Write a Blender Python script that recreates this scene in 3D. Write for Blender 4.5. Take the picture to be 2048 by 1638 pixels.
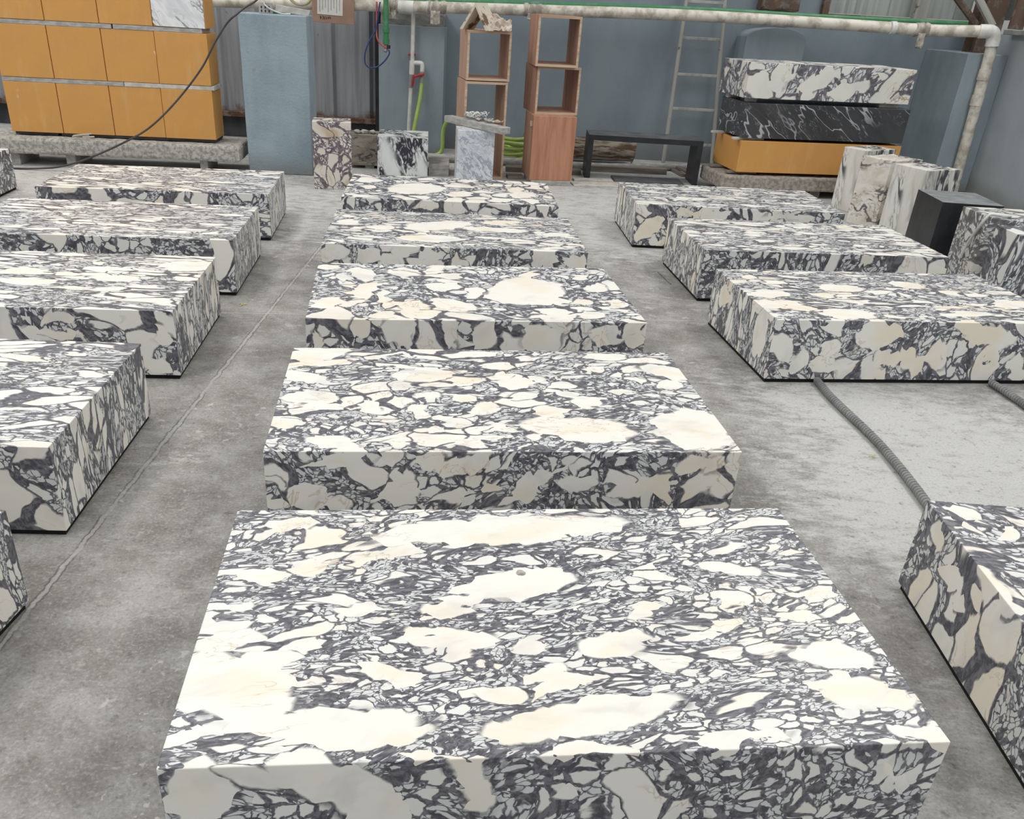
import bpy, bmesh, math, random
from mathutils import Vector, Matrix, noise as mnoise

scene = bpy.context.scene
for o in list(bpy.data.objects):
    bpy.data.objects.remove(o)

# ------------------------------------------------------------------ camera
F_PX, PITCH, ROLL, CAM_H, PCX, PCY = 1651.55, 0.4831, 0.0572, 1.5578, 960.15, 870.38
cam_data = bpy.data.cameras.new('camera')
cam_data.sensor_fit = 'HORIZONTAL'
cam_data.sensor_width = 36.0
cam_data.lens = F_PX * 36.0 / 2048.0
cam_data.shift_x = (1024.0 - PCX) / 2048.0
cam_data.shift_y = (PCY - 819.0) / 2048.0
cam_data.clip_start, cam_data.clip_end = 0.05, 200.0
cam = bpy.data.objects.new('camera', cam_data)
scene.collection.objects.link(cam)
_f = Vector((0, math.cos(PITCH), -math.sin(PITCH)))
_u = Vector((0, math.sin(PITCH), math.cos(PITCH)))
_x = Vector((1, 0, 0))
_X = _x * math.cos(ROLL) + _u * math.sin(ROLL)
_U = -_x * math.sin(ROLL) + _u * math.cos(ROLL)
cam.matrix_world = Matrix(((_X.x, _U.x, -_f.x, 0), (_X.y, _U.y, -_f.y, 0), (_X.z, _U.z, -_f.z, CAM_H), (0, 0, 0, 1)))
scene.camera = cam

# ------------------------------------------------------------------ daylight, roof lights, exposure
world = bpy.data.worlds.new('daylight')
scene.world = world
world.use_nodes = True
wn, wl = world.node_tree.nodes, world.node_tree.links
wn.clear()
w_out = wn.new('ShaderNodeOutputWorld')
w_bg = wn.new('ShaderNodeBackground')
w_tc = wn.new('ShaderNodeTexCoord')
w_sep = wn.new('ShaderNodeSeparateXYZ')
w_ramp = wn.new('ShaderNodeValToRGB')
wl.new(w_tc.outputs['Generated'], w_sep.inputs[0])
wl.new(w_sep.outputs['Z'], w_ramp.inputs[0])
w_ramp.color_ramp.elements[0].position = 0.0
w_ramp.color_ramp.elements[0].color = (0.40, 0.40, 0.40, 1)
w_ramp.color_ramp.elements[1].position = 0.75
w_ramp.color_ramp.elements[1].color = (1.0, 1.0, 1.0, 1)
# cool daylight from the open front of the hall, warmer bounce from its sides and back
w_side = wn.new('ShaderNodeMapRange')
w_side.inputs['From Min'].default_value = -0.9
w_side.inputs['From Max'].default_value = 0.1
wl.new(w_sep.outputs['Y'], w_side.inputs['Value'])
w_tint = wn.new('ShaderNodeMix')
w_tint.data_type = 'RGBA'
wl.new(w_side.outputs[0], w_tint.inputs['Factor'])
w_tint.inputs[6].default_value = (1.10, 1.16, 1.22, 1)
w_tint.inputs[7].default_value = (1.0, 0.98, 0.94, 1)
w_mul = wn.new('ShaderNodeMix')
w_mul.data_type, w_mul.blend_type = 'RGBA', 'MULTIPLY'
w_mul.inputs['Factor'].default_value = 1.0
wl.new(w_ramp.outputs[0], w_mul.inputs[6])
wl.new(w_tint.outputs[2], w_mul.inputs[7])
wl.new(w_mul.outputs[2], w_bg.inputs[0])
w_bg.inputs[1].default_value = 0.72
wl.new(w_bg.outputs[0], w_out.inputs[0])

def roof_light(name, loc, size, power, rot=(0, 0, 0), color=(1, 1, 1)):
    d = bpy.data.lights.new(name, 'AREA')
    d.shape = 'RECTANGLE'
    d.size, d.size_y = size
    d.energy = power
    d.color = color
    o = bpy.data.objects.new(name, d)
    o.location = loc
    o.rotation_euler = rot
    scene.collection.objects.link(o)
    return o
roof_light('roof_skylight', (-4.2, 4.2, 6.2), (1.4, 12.0), 340, color=(1.0, 0.99, 0.96))
roof_light('roof_skylight', (4.4, 4.2, 6.2), (1.4, 12.0), 260, color=(1.0, 0.99, 0.96))

scene.view_settings.view_transform = 'Standard'
scene.view_settings.look = 'None'
scene.view_settings.exposure = 0.08
scene.view_settings.gamma = 1.0
scene.view_settings.use_curve_mapping = False

# ------------------------------------------------------------------ material helpers
def lin(c):
    c = c / 255.0
    return c / 12.92 if c <= 0.04045 else ((c + 0.055) / 1.055) ** 2.4
def rgb(r, g, b):
    return (lin(r), lin(g), lin(b), 1.0)

class NT:
    """small wrapper round a node tree"""
    def __init__(self, tree):
        self.t, self.n, self.l = tree, tree.nodes, tree.links
    def put(self, sock, v):
        if isinstance(v, bpy.types.NodeSocket):
            self.l.new(v, sock)
        elif v is not None:
            if sock.type == 'VECTOR' and not hasattr(v, '__len__'):
                v = (v, v, v)
            sock.default_value = v
    def node(self, kind, **kw):
        nd = self.n.new(kind)
        for k, v in kw.items():
            setattr(nd, k, v)
        return nd
    def math(self, op, a, b=None, c=None, clamp=False):
        nd = self.node('ShaderNodeMath', operation=op, use_clamp=clamp)
        for i, v in enumerate((a, b, c)):
            self.put(nd.inputs[i], v)
        return nd.outputs[0]
    def vmath(self, op, a, b=None, s=None):
        nd = self.node('ShaderNodeVectorMath', operation=op)
        self.put(nd.inputs[0], a)
        self.put(nd.inputs[1], b)
        if s is not None:
            self.put(nd.inputs['Scale'], s)
        return nd.outputs['Value'] if op in ('LENGTH', 'DOT_PRODUCT', 'DISTANCE') else nd.outputs[0]
    def mapping(self, v, loc=(0, 0, 0), rot=(0, 0, 0), scale=(1, 1, 1), kind='POINT'):
        nd = self.node('ShaderNodeMapping', vector_type=kind)
        self.put(nd.inputs['Vector'], v)
        nd.inputs['Location'].default_value = loc
        nd.inputs['Rotation'].default_value = rot
        nd.inputs['Scale'].default_value = scale
        return nd.outputs[0]
    def noise(self, v, scale, detail=2.0, rough=0.5, color=False, dist=0.0):
        nd = self.node('ShaderNodeTexNoise')
        self.put(nd.inputs['Vector'], v)
        nd.inputs['Scale'].default_value = scale
        nd.inputs['Detail'].default_value = detail
        nd.inputs['Roughness'].default_value = rough
        nd.inputs['Distortion'].default_value = dist
        return nd.outputs['Color' if color else 'Fac']
    def wobble(self, v, scale, amp, detail=2.0):
        c = self.noise(v, scale, detail, color=True)
        return self.vmath('ADD', v, self.vmath('SCALE', self.vmath('SUBTRACT', c, (0.5, 0.5, 0.5)), None, amp))
    def voro(self, v, scale, feature='F1', rnd=1.0):
        nd = self.node('ShaderNodeTexVoronoi', feature=feature)
        self.put(nd.inputs['Vector'], v)
        nd.inputs['Scale'].default_value = scale
        nd.inputs['Randomness'].default_value = rnd
        return nd.outputs
    def step(self, v, a, b, lo=0.0, hi=1.0):
        nd = self.node('ShaderNodeMapRange', interpolation_type='SMOOTHSTEP')
        for i, q in enumerate((v, a, b, lo, hi)):
            self.put(nd.inputs[i], q)
        return nd.outputs[0]
    def mix(self, f, a, b):
        nd = self.node('ShaderNodeMix', data_type='RGBA')
        self.put(nd.inputs['Factor'], f)
        self.put(nd.inputs[6], a)
        self.put(nd.inputs[7], b)
        return nd.outputs[2]
    def fmix(self, f, a, b):
        nd = self.node('ShaderNodeMix', data_type='FLOAT')
        self.put(nd.inputs['Factor'], f)
        self.put(nd.inputs[2], a)
        self.put(nd.inputs[3], b)
        return nd.outputs[0]
    def sep(self, v):
        nd = self.node('ShaderNodeSeparateXYZ')
        self.put(nd.inputs[0], v)
        return nd.outputs

def new_mat(name, rough=0.6, metal=0.0, spec=0.5):
    m = bpy.data.materials.new(name)
    m.use_nodes = True
    m.node_tree.nodes.clear()
    t = NT(m.node_tree)
    out = t.node('ShaderNodeOutputMaterial')
    b = t.node('ShaderNodeBsdfPrincipled')
    t.l.new(b.outputs[0], out.inputs[0])
    b.inputs['Roughness'].default_value = rough
    b.inputs['Metallic'].default_value = metal
    b.inputs['Specular IOR Level'].default_value = spec
    tc = t.node('ShaderNodeTexCoord')
    return m, t, b, tc.outputs['Object']

def bump(t, b, h, strength=0.3, dist=0.01):
    nd = t.node('ShaderNodeBump')
    nd.inputs['Strength'].default_value = strength
    nd.inputs['Distance'].default_value = dist
    t.put(nd.inputs['Height'], h)
    t.l.new(nd.outputs[0], b.inputs['Normal'])

def plain(name, c1, c2=None, scale=8.0, rough=0.6, metal=0.0, bump_s=0.0, stretch=(1, 1, 1), detail=4.0, lo=0.35, hi=0.65, spec=0.4):
    m, t, b, co = new_mat(name, rough, metal, spec)
    co = t.mapping(co, scale=stretch)
    if c2 is None:
        c2 = tuple(x * 0.85 for x in c1[:3]) + (1,)
    n = t.noise(co, scale, detail, 0.6)
    t.put(b.inputs['Base Color'], t.mix(t.step(n, lo, hi), c1, c2))
    if bump_s:
        bump(t, b, t.noise(co, scale * 4, 4, 0.6), bump_s)
    return m

# ---- breccia stone: pale angular clasts of three sizes set in a dark matrix
def breccia_group():
    g = bpy.data.node_groups.new('breccia', 'ShaderNodeTree')
    I = g.interface
    I.new_socket('Coord', in_out='INPUT', socket_type='NodeSocketVector')
    for nm, dv in (('Inside', -1.0), ('Big', 0.62), ('Mid', 0.5), ('Cream', 0.5), ('Vein', 0.4)):
        s = I.new_socket(nm, in_out='INPUT', socket_type='NodeSocketFloat')
        s.default_value = dv
    for nm, dv in (('Matrix', rgb(76, 76, 84)), ('White', rgb(240, 237, 229)), ('Warm', rgb(238, 221, 190))):
        s = I.new_socket(nm, in_out='INPUT', socket_type='NodeSocketColor')
        s.default_value = dv
    I.new_socket('Color', in_out='OUTPUT', socket_type='NodeSocketColor')
    t = NT(g)
    gi = t.node('NodeGroupInput').outputs
    go = t.node('NodeGroupOutput')
    P = gi['Coord']
    P1 = t.wobble(t.wobble(t.wobble(P, 1.7, 0.30, 1.0), 6.0, 0.12, 1.0), 19, 0.030, 3.0)
    P2 = t.wobble(P1, 34, 0.022, 2.0)
    dens = t.noise(P, 2.3, 2.0)
    gap = t.noise(P1, 7.0, 2.0)
    e1 = t.voro(P1, 7.5, 'DISTANCE_TO_EDGE')[0]
    r1 = t.sep(t.voro(P1, 7.5)['Color'])[0]
    e2 = t.voro(P2, 19.0, 'DISTANCE_TO_EDGE')[0]
    r2 = t.sep(t.voro(P2, 19.0)['Color'])
    P3 = t.wobble(P2, 70, 0.012, 1.0)
    e3 = t.voro(P3, 50.0, 'DISTANCE_TO_EDGE')[0]
    r3 = t.sep(t.voro(P3, 50.0)['Color'])[0]
    shift = t.math('MULTIPLY', t.math('SUBTRACT', dens, 0.5), 1.5)
    s1 = t.math('GREATER_THAN', t.math('ADD', r1, shift), gi['Big'])
    s2 = t.math('GREATER_THAN', t.math('ADD', r2[0], t.math('MULTIPLY', shift, 0.5)), gi['Mid'])
    s3 = t.math('GREATER_THAN', t.math('ADD', r3, t.math('MULTIPLY', shift, 0.6)), 0.29)
    # the dark seams open and close
    g1 = t.step(gap, 0.38, 0.72, 0.0, 0.16)
    g2 = t.step(gap, 0.34, 0.70, 0.015, 0.17)
    w1 = t.step(t.math('SUBTRACT', e1, g1), 0.012, 0.060)
    w2 = t.step(t.math('SUBTRACT', e2, g2), 0.010, 0.075)
    w3 = t.math('MULTIPLY', t.step(e3, 0.03, 0.14), s3)
    b2 = t.fmix(s2, t.math('MULTIPLY', w3, 0.92), w2)
    b1 = t.fmix(s1, b2, w1)
    ins = gi['Inside']
    rim = t.math('MULTIPLY', t.math('MULTIPLY', t.step(ins, -0.14, -0.02), t.step(gap, 0.36, 0.6)), 0.85)
    b0 = t.math('MULTIPLY', b1, t.math('SUBTRACT', 1.0, rim))
    body = t.step(ins, -0.015, 0.05)
    f = t.math('MAXIMUM', b0, body)
    # colours
    solid = t.math('MAXIMUM', t.math('MAXIMUM', s1, body), t.math('MULTIPLY', s2, 0.55))
    warm = t.math('MULTIPLY', t.step(t.math('ADD', t.noise(P, 3.2, 3.0, 0.6), t.math('MULTIPLY', t.step(ins, 0.1, 0.7), 0.06)), 0.5, 0.68), gi['Cream'])
    stone = t.mix(warm, gi['White'], gi['Warm'])
    cool = t.mix(t.math('MULTIPLY', t.math('SUBTRACT', 1.0, solid), 0.75), stone, rgb(216, 221, 223))
    tone = t.noise(P2, 6, 3.0)
    cool = t.mix(t.math('MULTIPLY', t.step(tone, 0.50, 0.72), 0.55), cool, rgb(212, 210, 207))
    # rusty hairlines
    hair = t.math('ABSOLUTE', t.math('SUBTRACT', t.noise(P1, 3.7, 4.0, 0.65, dist=0.6), 0.5))
    hz = t.step(t.noise(P, 2.3, 1.0), 0.5, 0.62)
    hl = t.math('MULTIPLY', t.math('MULTIPLY', t.step(hair, 0.012, 0.0), hz), gi['Vein'])
    cool = t.mix(hl, cool, rgb(176, 138, 100))
    mt = t.mix(t.step(t.noise(P2, 55, 4.0, 0.7), 0.40, 0.62), gi['Matrix'], t.mix(0.28, gi['Matrix'], rgb(190, 188, 194)))
    t.put(go.inputs[0], t.mix(f, mt, cool))
    return g
BRECCIA = breccia_group()

def breccia(name, off, stretch=(1, 2.4, 1), tilt=(0, 0, 0), size=1.0, clasts=(), rough=0.38, **kw):
    m, t, b, co = new_mat(name, rough, 0.0, 0.45)
    P = t.mapping(t.mapping(co, rot=tilt), loc=off, scale=tuple(s * size for s in stretch))
    g = t.node('ShaderNodeGroup')
    g.node_tree = BRECCIA
    t.put(g.inputs['Coord'], P)
    if clasts:
        Q = t.mapping(co, rot=tilt, scale=(1, stretch[1] * 0.75, 1))
        cell = t.voro(t.wobble(Q, 9.0, 0.07, 2.0), 15.0 * size)['Position']
        cell = t.mapping(t.vmath('DIVIDE', cell, (1, stretch[1] * 0.75, 1)), rot=tuple(-q for q in tilt))
        soft = t.wobble(t.wobble(co, 7.0, 0.06, 1.0), 26.0, 0.022, 3.0)
        D = t.vmath('ADD', t.vmath('SCALE', soft, None, 0.52), t.vmath('SCALE', cell, None, 0.48))
        best = None
        for c in clasts:
            face, u, v, a, w, ang = c
            thick = max(w * 0.7, 0.03)
            if face == 't':
                loc, rot, sc = (u, v, 0.30), (0, 0, ang), (a, w, thick * 1.2)
            elif face == 'f':
                loc, rot, sc = (u, 0.0, v), (0, -ang, 0), (a, thick, w)
            else:
                loc, rot, sc = (kw.get('_side', 0.0), u, v), (ang, 0, 0), (thick, a, w)
            q = t.vmath('LENGTH', t.mapping(D, loc, rot, sc, 'TEXTURE'))
            best = q if best is None else t.math('MINIMUM', best, q)
        t.put(g.inputs['Inside'], t.math('SUBTRACT', 1.0, best))
    for k, v in kw.items():
        if not k.startswith('_'):
            t.put(g.inputs[k], v)
    t.l.new(g.outputs[0], b.inputs['Base Color'])
    return m

def veined(name, base, base2, vein, scale=3.0, stretch=(1, 1, 1), rot=(0, 0, 0), width=0.03, rough=0.35, off=(0, 0, 0), warp=0.5, patch=0.5):
    m, t, b, co = new_mat(name, rough, 0.0, 0.45)
    P = t.mapping(t.mapping(co, rot=rot), loc=off, scale=stretch)
    Q = t.wobble(P, scale * 0.8, warp, 3.0)
    a = t.math('ABSOLUTE', t.math('SUBTRACT', t.noise(Q, scale, 3.0, 0.6), 0.5))
    a2 = t.math('ABSOLUTE', t.math('SUBTRACT', t.noise(Q, scale * 2.3, 4.0, 0.6), 0.48))
    z = t.step(t.noise(P, scale * 0.55, 1.0), patch - 0.08, patch + 0.08)
    v = t.math('MULTIPLY', t.math('MAXIMUM', t.step(a, width, width * 0.3), t.math('MULTIPLY', t.step(a2, width * 0.7, 0.0), 0.6)), z)
    bc = t.mix(t.step(t.noise(Q, scale * 1.3, 4.0), 0.4, 0.68), base, base2)
    t.put(b.inputs['Base Color'], t.mix(v, bc, vein))
    return m

def wood(name, c1, c2, axis='x', rough=0.55):
    m, t, b, co = new_mat(name, rough, 0.0, 0.3)
    st = {'x': (1.2, 14, 14), 'y': (14, 1.2, 14), 'z': (14, 14, 1.2)}[axis]
    P = t.wobble(t.mapping(co, scale=st), 0.6, 1.4, 1.0)
    n = t.noise(P, 1.5, 4.0, 0.6)
    t.put(b.inputs['Base Color'], t.mix(t.step(n, 0.3, 0.7), c1, c2))
    return m

# ---- floor: old concrete, dusty, scuffed, with joints
def concrete_floor():
    m, t, b, co = new_mat('worn_concrete', 0.75, 0.0, 0.3)
    s = t.sep(co)
    X, Y = s[0], s[1]
    n1 = t.noise(co, 0.9, 4.0, 0.6)
    n2 = t.noise(co, 4.5, 6.0, 0.65)
    n3 = t.noise(co, 38.0, 4.0, 0.6)
    n4 = t.noise(co, 110.0, 3.0, 0.6)
    base = t.mix(t.step(n2, 0.32, 0.68), rgb(124, 121, 116), rgb(164, 162, 158))
    base = t.mix(t.math('MULTIPLY', t.step(n1, 0.45, 0.7), 0.35), base, rgb(130, 126, 120))
    # pale dust lies thicker to the right of the middle row and along the back
    right = t.math('MULTIPLY', t.step(X, 0.7, 1.9), t.step(Y, 5.2, 2.4))
    back = t.math('MULTIPLY', t.step(Y, 4.2, 7.6), 0.62)
    amt = t.math('ADD', t.math('MAXIMUM', t.math('MULTIPLY', right, 0.85), back), t.math('MULTIPLY', t.math('SUBTRACT', n1, 0.5), 1.7))
    streak = t.noise(t.mapping(co, rot=(0, 0, 0.35), scale=(1, 2.2, 1)), 8.0, 8.0, 0.78)
    dust = t.step(t.math('ADD', t.math('MULTIPLY', amt, 0.40), streak), 0.54, 0.80)
    col = t.mix(t.math('MULTIPLY', dust, 0.85), base, rgb(196, 196, 194))
    # fine grain and scuffs
    col = t.mix(t.math('MULTIPLY', t.step(n3, 0.54, 0.72), 0.42), col, rgb(188, 186, 182))
    col = t.mix(t.math('MULTIPLY', t.step(n3, 0.44, 0.28), 0.50), col, rgb(90, 88, 85))
    col = t.mix(t.math('MULTIPLY', t.step(n4, 0.50, 0.70), 0.30), col, rgb(196, 194, 190))
    col = t.mix(t.math('MULTIPLY', t.step(n4, 0.48, 0.30), 0.30), col, rgb(84, 82, 80))
    # splashes of slurry and chips, gathered in places
    W = t.wobble(t.wobble(co, 14.0, 0.12, 3.0), 50.0, 0.03, 2.0)
    where = t.step(t.noise(co, 2.2, 2.0), 0.42, 0.62)
    v1 = t.voro(W, 5.0)
    sp1 = t.math('MULTIPLY', t.step(v1['Distance'], 0.20, 0.06), t.math('GREATER_THAN', t.sep(v1['Color'])[0], 0.80))
    v2 = t.voro(W, 17.0)
    sp2 = t.math('MULTIPLY', t.step(v2['Distance'], 0.28, 0.12), t.math('GREATER_THAN', t.sep(v2['Color'])[1], 0.78))
    v3 = t.voro(t.wobble(co, 60, 0.03), 60.0)
    sp3 = t.math('MULTIPLY', t.step(v3['Distance'], 0.30, 0.1), t.math('GREATER_THAN', t.sep(v3['Color'])[2], 0.86))
    spl = t.math('MULTIPLY', t.math('MAXIMUM', t.math('MAXIMUM', t.math('MULTIPLY', sp1, 0.5), t.math('MULTIPLY', sp2, 0.6)), t.math('MULTIPLY', sp3, 0.6)), where)
    col = t.mix(spl, col, rgb(204, 202, 196))
    # scratches
    sc = t.math('ABSOLUTE', t.math('SUBTRACT', t.noise(t.mapping(co, rot=(0, 0, 0.9), scale=(1, 5, 1)), 3.0, 2.0), 0.5))
    col = t.mix(t.math('MULTIPLY', t.step(sc, 0.003, 0.0), 0.30), col, rgb(205, 204, 200))
    # joints between the pours
    wig = t.math('MULTIPLY', t.math('SUBTRACT', t.noise(co, 16.0, 5.0, 0.7), 0.5), 0.034)
    brk = t.step(t.noise(co, 5.0, 3.0), 0.36, 0.56)
    j1 = t.math('ABSOLUTE', t.math('SUBTRACT', t.math('ADD', X, t.math('ADD', wig, t.math('MULTIPLY', Y, -0.012))), -1.243))
    j2 = t.math('ABSOLUTE', t.math('SUBTRACT', t.math('ADD', Y, t.math('ADD', t.math('MULTIPLY', wig, 0.4), t.math('MULTIPLY', X, -0.12))), 4.392))
    j3 = t.math('ABSOLUTE', t.math('SUBTRACT', t.math('ADD', Y, t.math('MULTIPLY', X, 0.39)), 6.65))
    col = t.mix(t.math('MULTIPLY', t.step(j1, 0.009, 0.003), 0.5), col, rgb(182, 180, 174))
    col = t.mix(t.math('MULTIPLY', t.math('MULTIPLY', t.step(t.math('ABSOLUTE', t.math('SUBTRACT', j1, 0.010)), 0.004, 0.001), brk), 0.6), col, rgb(74, 72, 70))
    col = t.mix(t.math('MULTIPLY', t.step(j2, 0.005, 0.002), 0.5), col, rgb(196, 194, 190))
    t.put(b.inputs['Base Color'], col)
    h = t.math('ADD', t.math('MULTIPLY', n3, 0.5), t.math('ADD', n2, t.math('MULTIPLY', t.step(j1, 0.012, 0.004), 1.0)))
    bump(t, b, h, 0.18, 0.008)
    return m

# ---- painted plaster: blue grey, stained, dusty towards the floor
def painted(name, c1, c2, dirt=rgb(120, 118, 112), foot=0.35, scale=2.5, bump_s=0.12, chips=0.0):
    m, t, b, co = new_mat(name, 0.7, 0.0, 0.3)
    n = t.noise(t.mapping(co, scale=(1, 1, 0.5)), scale, 5.0, 0.6)
    col = t.mix(t.step(n, 0.35, 0.7), c1, c2)
    sp = t.noise(co, 14.0, 5.0, 0.7)
    col = t.mix(t.math('MULTIPLY', t.step(sp, 0.6, 0.75), 0.35), col, dirt)
    z = t.sep(co)[2]
    ft = t.step(t.math('ADD', z, t.math('MULTIPLY', t.math('SUBTRACT', n, 0.5), 0.35)), foot, 0.02)
    col = t.mix(t.math('MULTIPLY', ft, 0.65), col, dirt)
    if chips:
        v = t.voro(t.wobble(co, 12, 0.12), 3.5)
        ch = t.math('MULTIPLY', t.step(v['Distance'], 0.14, 0.08), t.math('GREATER_THAN', t.sep(v['Color'])[0], 0.7))
        col = t.mix(t.math('MULTIPLY', ch, chips), col, rgb(188, 186, 176))
    t.put(b.inputs['Base Color'], col)
    if bump_s:
        bump(t, b, t.noise(co, 45, 4, 0.6), bump_s)
    return m

def rusty(name, paint, rust=rgb(98, 62, 42), amount=0.5, low=None, rough=0.6):
    m, t, b, co = new_mat(name, rough, 0.0, 0.4)
    n = t.noise(co, 7.0, 6.0, 0.7)
    a = t.step(n, amount, amount + 0.1)
    if low is not None:
        z = t.sep(co)[2]
        lo = t.step(t.math('ADD', z, t.math('MULTIPLY', t.math('SUBTRACT', n, 0.5), 0.5)), low, low - 0.14)
        a = t.math('MAXIMUM', a, lo)
    st = t.noise(t.mapping(co, scale=(9, 9, 0.5)), 2.0, 4.0)
    base = t.mix(t.step(st, 0.35, 0.7), paint, tuple(x * 0.72 for x in paint[:3]) + (1,))
    t.put(b.inputs['Base Color'], t.mix(a, base, rust))
    return m

def orange_mesh():
    m, t, b, co = new_mat('orange_backing', 0.55, 0.0, 0.4)
    n = t.noise(co, 2.2, 4.0, 0.6)
    col = t.mix(t.step(n, 0.3, 0.72), rgb(212, 156, 82), rgb(203, 150, 88))
    fine = t.noise(co, 260.0, 2.0)
    col = t.mix(t.math('MULTIPLY', t.step(fine, 0.5, 0.7), 0.28), col, rgb(164, 112, 52))
    oi = t.node('ShaderNodeObjectInfo')
    own = t.vmath('ADD', co, t.vmath('SCALE', (7.0, 3.0, 5.0), None, oi.outputs['Random']))
    v = t.voro(t.wobble(t.mapping(own, scale=(1, 1, 0.45)), 13, 0.16, 3.0), 3.2)
    ch = t.math('MULTIPLY', t.step(v['Distance'], 0.13, 0.06), t.math('GREATER_THAN', t.sep(v['Color'])[0], 0.66))
    col = t.mix(t.math('MULTIPLY', ch, 0.55), col, rgb(228, 214, 196))
    smear = t.noise(t.mapping(own, scale=(3.0, 3.0, 0.6)), 2.4, 5.0, 0.7)
    col = t.mix(t.math('MULTIPLY', t.step(smear, 0.52, 0.75), 0.32), col, rgb(222, 184, 140))
    t.put(b.inputs['Base Color'], col)
    return m

# ------------------------------------------------------------------ geometry helpers
C = scene.collection
def link_mesh(name, bm, mats, parent=None, loc=(0, 0, 0), rot=(0, 0, 0), smooth=False):
    me = bpy.data.meshes.new(name)
    bmesh.ops.recalc_face_normals(bm, faces=bm.faces)
    if isinstance(mats, (list, tuple)) and len(mats) == 2 and 'dusty' in mats[1].name:
        for f in bm.faces:              # dust has settled on the upper face only
            f.material_index = 1 if f.normal.z > 0.9 else 0
    bm.to_mesh(me)
    bm.free()
    if not isinstance(mats, (list, tuple)):
        mats = [mats]
    for m in mats:
        me.materials.append(m)
    if smooth:
        for p in me.polygons:
            p.use_smooth = True
    o = bpy.data.objects.new(name, me)
    C.objects.link(o)
    o.location, o.rotation_euler = loc, rot
    if parent:
        o.parent = parent
    return o
def tag(o, label, cat, group=None):
    o['label'], o['category'] = label, cat
    if group:
        o['group'] = group
    return o
def thing(name, label, cat, loc=(0, 0, 0), rz=0.0, group=None):
    o = bpy.data.objects.new(name, None)
    o.empty_display_size = 0.1
    C.objects.link(o)
    o.location, o.rotation_euler = loc, (0, 0, rz)
    return tag(o, label, cat, group)
def struct(o):
    o['kind'] = 'structure'
    return o

def add_box(bm, lo, hi, bev=0.0, seg=2, mat=0):
    r = bmesh.ops.create_cube(bm, size=1.0)
    vs = r['verts']
    c = [(a + b) / 2 for a, b in zip(lo, hi)]
    d = [b - a for a, b in zip(lo, hi)]
    for v in vs:
        v.co = Vector((c[0] + v.co.x * d[0], c[1] + v.co.y * d[1], c[2] + v.co.z * d[2]))
    fs = set(f for v in vs for f in v.link_faces)
    for f in fs:
        f.material_index = mat
    if bev > 0:
        es = list(set(e for v in vs for e in v.link_edges))
        bmesh.ops.bevel(bm, geom=es, offset=bev, segments=seg, profile=0.5, affect='EDGES')
    return bm
def box(lo, hi, bev=0.0, seg=2):
    return add_box(bmesh.new(), lo, hi, bev, seg)
def prism(pts, z0, z1, bev=0.0):
    bm = bmesh.new()
    a = [bm.verts.new((x, y, z0)) for x, y in pts]
    b = [bm.verts.new((x, y, z1)) for x, y in pts]
    bm.faces.new(a)
    bm.faces.new(b)
    n = len(pts)
    for i in range(n):
        bm.faces.new((a[i], a[(i + 1) % n], b[(i + 1) % n], b[i]))
    bmesh.ops.recalc_face_normals(bm, faces=bm.faces)
    if bev:
        bmesh.ops.bevel(bm, geom=list(bm.edges), offset=bev, segments=2, profile=0.5, affect='EDGES')
    return bm
def catmull(pts, n=8):
    P = [Vector(p) for p in pts]
    P = [P[0] * 2 - P[1]] + P + [P[-1] * 2 - P[-2]]
    out = []
    for i in range(1, len(P) - 2):
        for k in range(n):
            t = k / n
            a, b, c, d = P[i - 1], P[i], P[i + 1], P[i + 2]
            out.append(0.5 * ((2 * b) + (c - a) * t + (2 * a - 5 * b + 4 * c - d) * t * t + (3 * b - a - 3 * c + d) * t ** 3))
    out.append(P[-2])
    return out
def add_tube(bm, pts, r, seg=12, smooth_n=0, mat=0):
    P = catmull(pts, smooth_n) if smooth_n else [Vector(p) for p in pts]
    R = r if callable(r) else (lambda i, n: r)
    up = Vector((0, 0, 1))
    rings, last = [], None
    for i, p in enumerate(P):
        d = (P[min(i + 1, len(P) - 1)] - P[max(i - 1, 0)]).normalized()
        if last is None:
            a = d.orthogonal().normalized()
        else:
            a = (last - d * last.dot(d))
            a = a.normalized() if a.length > 1e-6 else d.orthogonal().normalized()
        last = a
        b = d.cross(a)
        rr = R(i, len(P))
        rings.append([bm.verts.new(p + (a * math.cos(t) + b * math.sin(t)) * rr) for t in (2 * math.pi * k / seg for k in range(seg))])
    for q, s in zip(rings, rings[1:]):
        for k in range(seg):
            f = bm.faces.new((q[k], q[(k + 1) % seg], s[(k + 1) % seg], s[k]))
            f.material_index = mat
            f.smooth = True
    for ring in (rings[0], rings[-1]):
        cap = bm.faces.new(ring)
        cap.material_index = mat
        for e in cap.edges:
            e.smooth = False
    return bm
def tube(pts, r, seg=12, smooth_n=0):
    return add_tube(bmesh.new(), pts, r, seg, smooth_n)
def rough_box(lo, hi, cuts=(24, 4, 3), amp=0.012, freq=7.0, seed=0.0, bev=0.02):
    """a sawn block with split, uneven faces"""
    bm = box(lo, hi, bev, 2)
    d = [b - a for a, b in zip(lo, hi)]
    L = max(d)
    for ax in range(3):
        n = cuts[ax]
        for k in range(1, n):
            co, no = [0, 0, 0], [0, 0, 0]
            co[ax] = lo[ax] + d[ax] * k / n
            no[ax] = 1
            bmesh.ops.bisect_plane(bm, geom=list(bm.verts) + list(bm.edges) + list(bm.faces), plane_co=co, plane_no=no)
    for v in bm.verts:
        n = mnoise.noise_vector(v.co * freq + Vector((seed, seed * 1.7, 0)))
        n2 = mnoise.noise_vector(v.co * freq * 3.1 + Vector((seed, 5, 0)))
        v.co += (n + n2 * 0.5) * amp
    return bm
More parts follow.
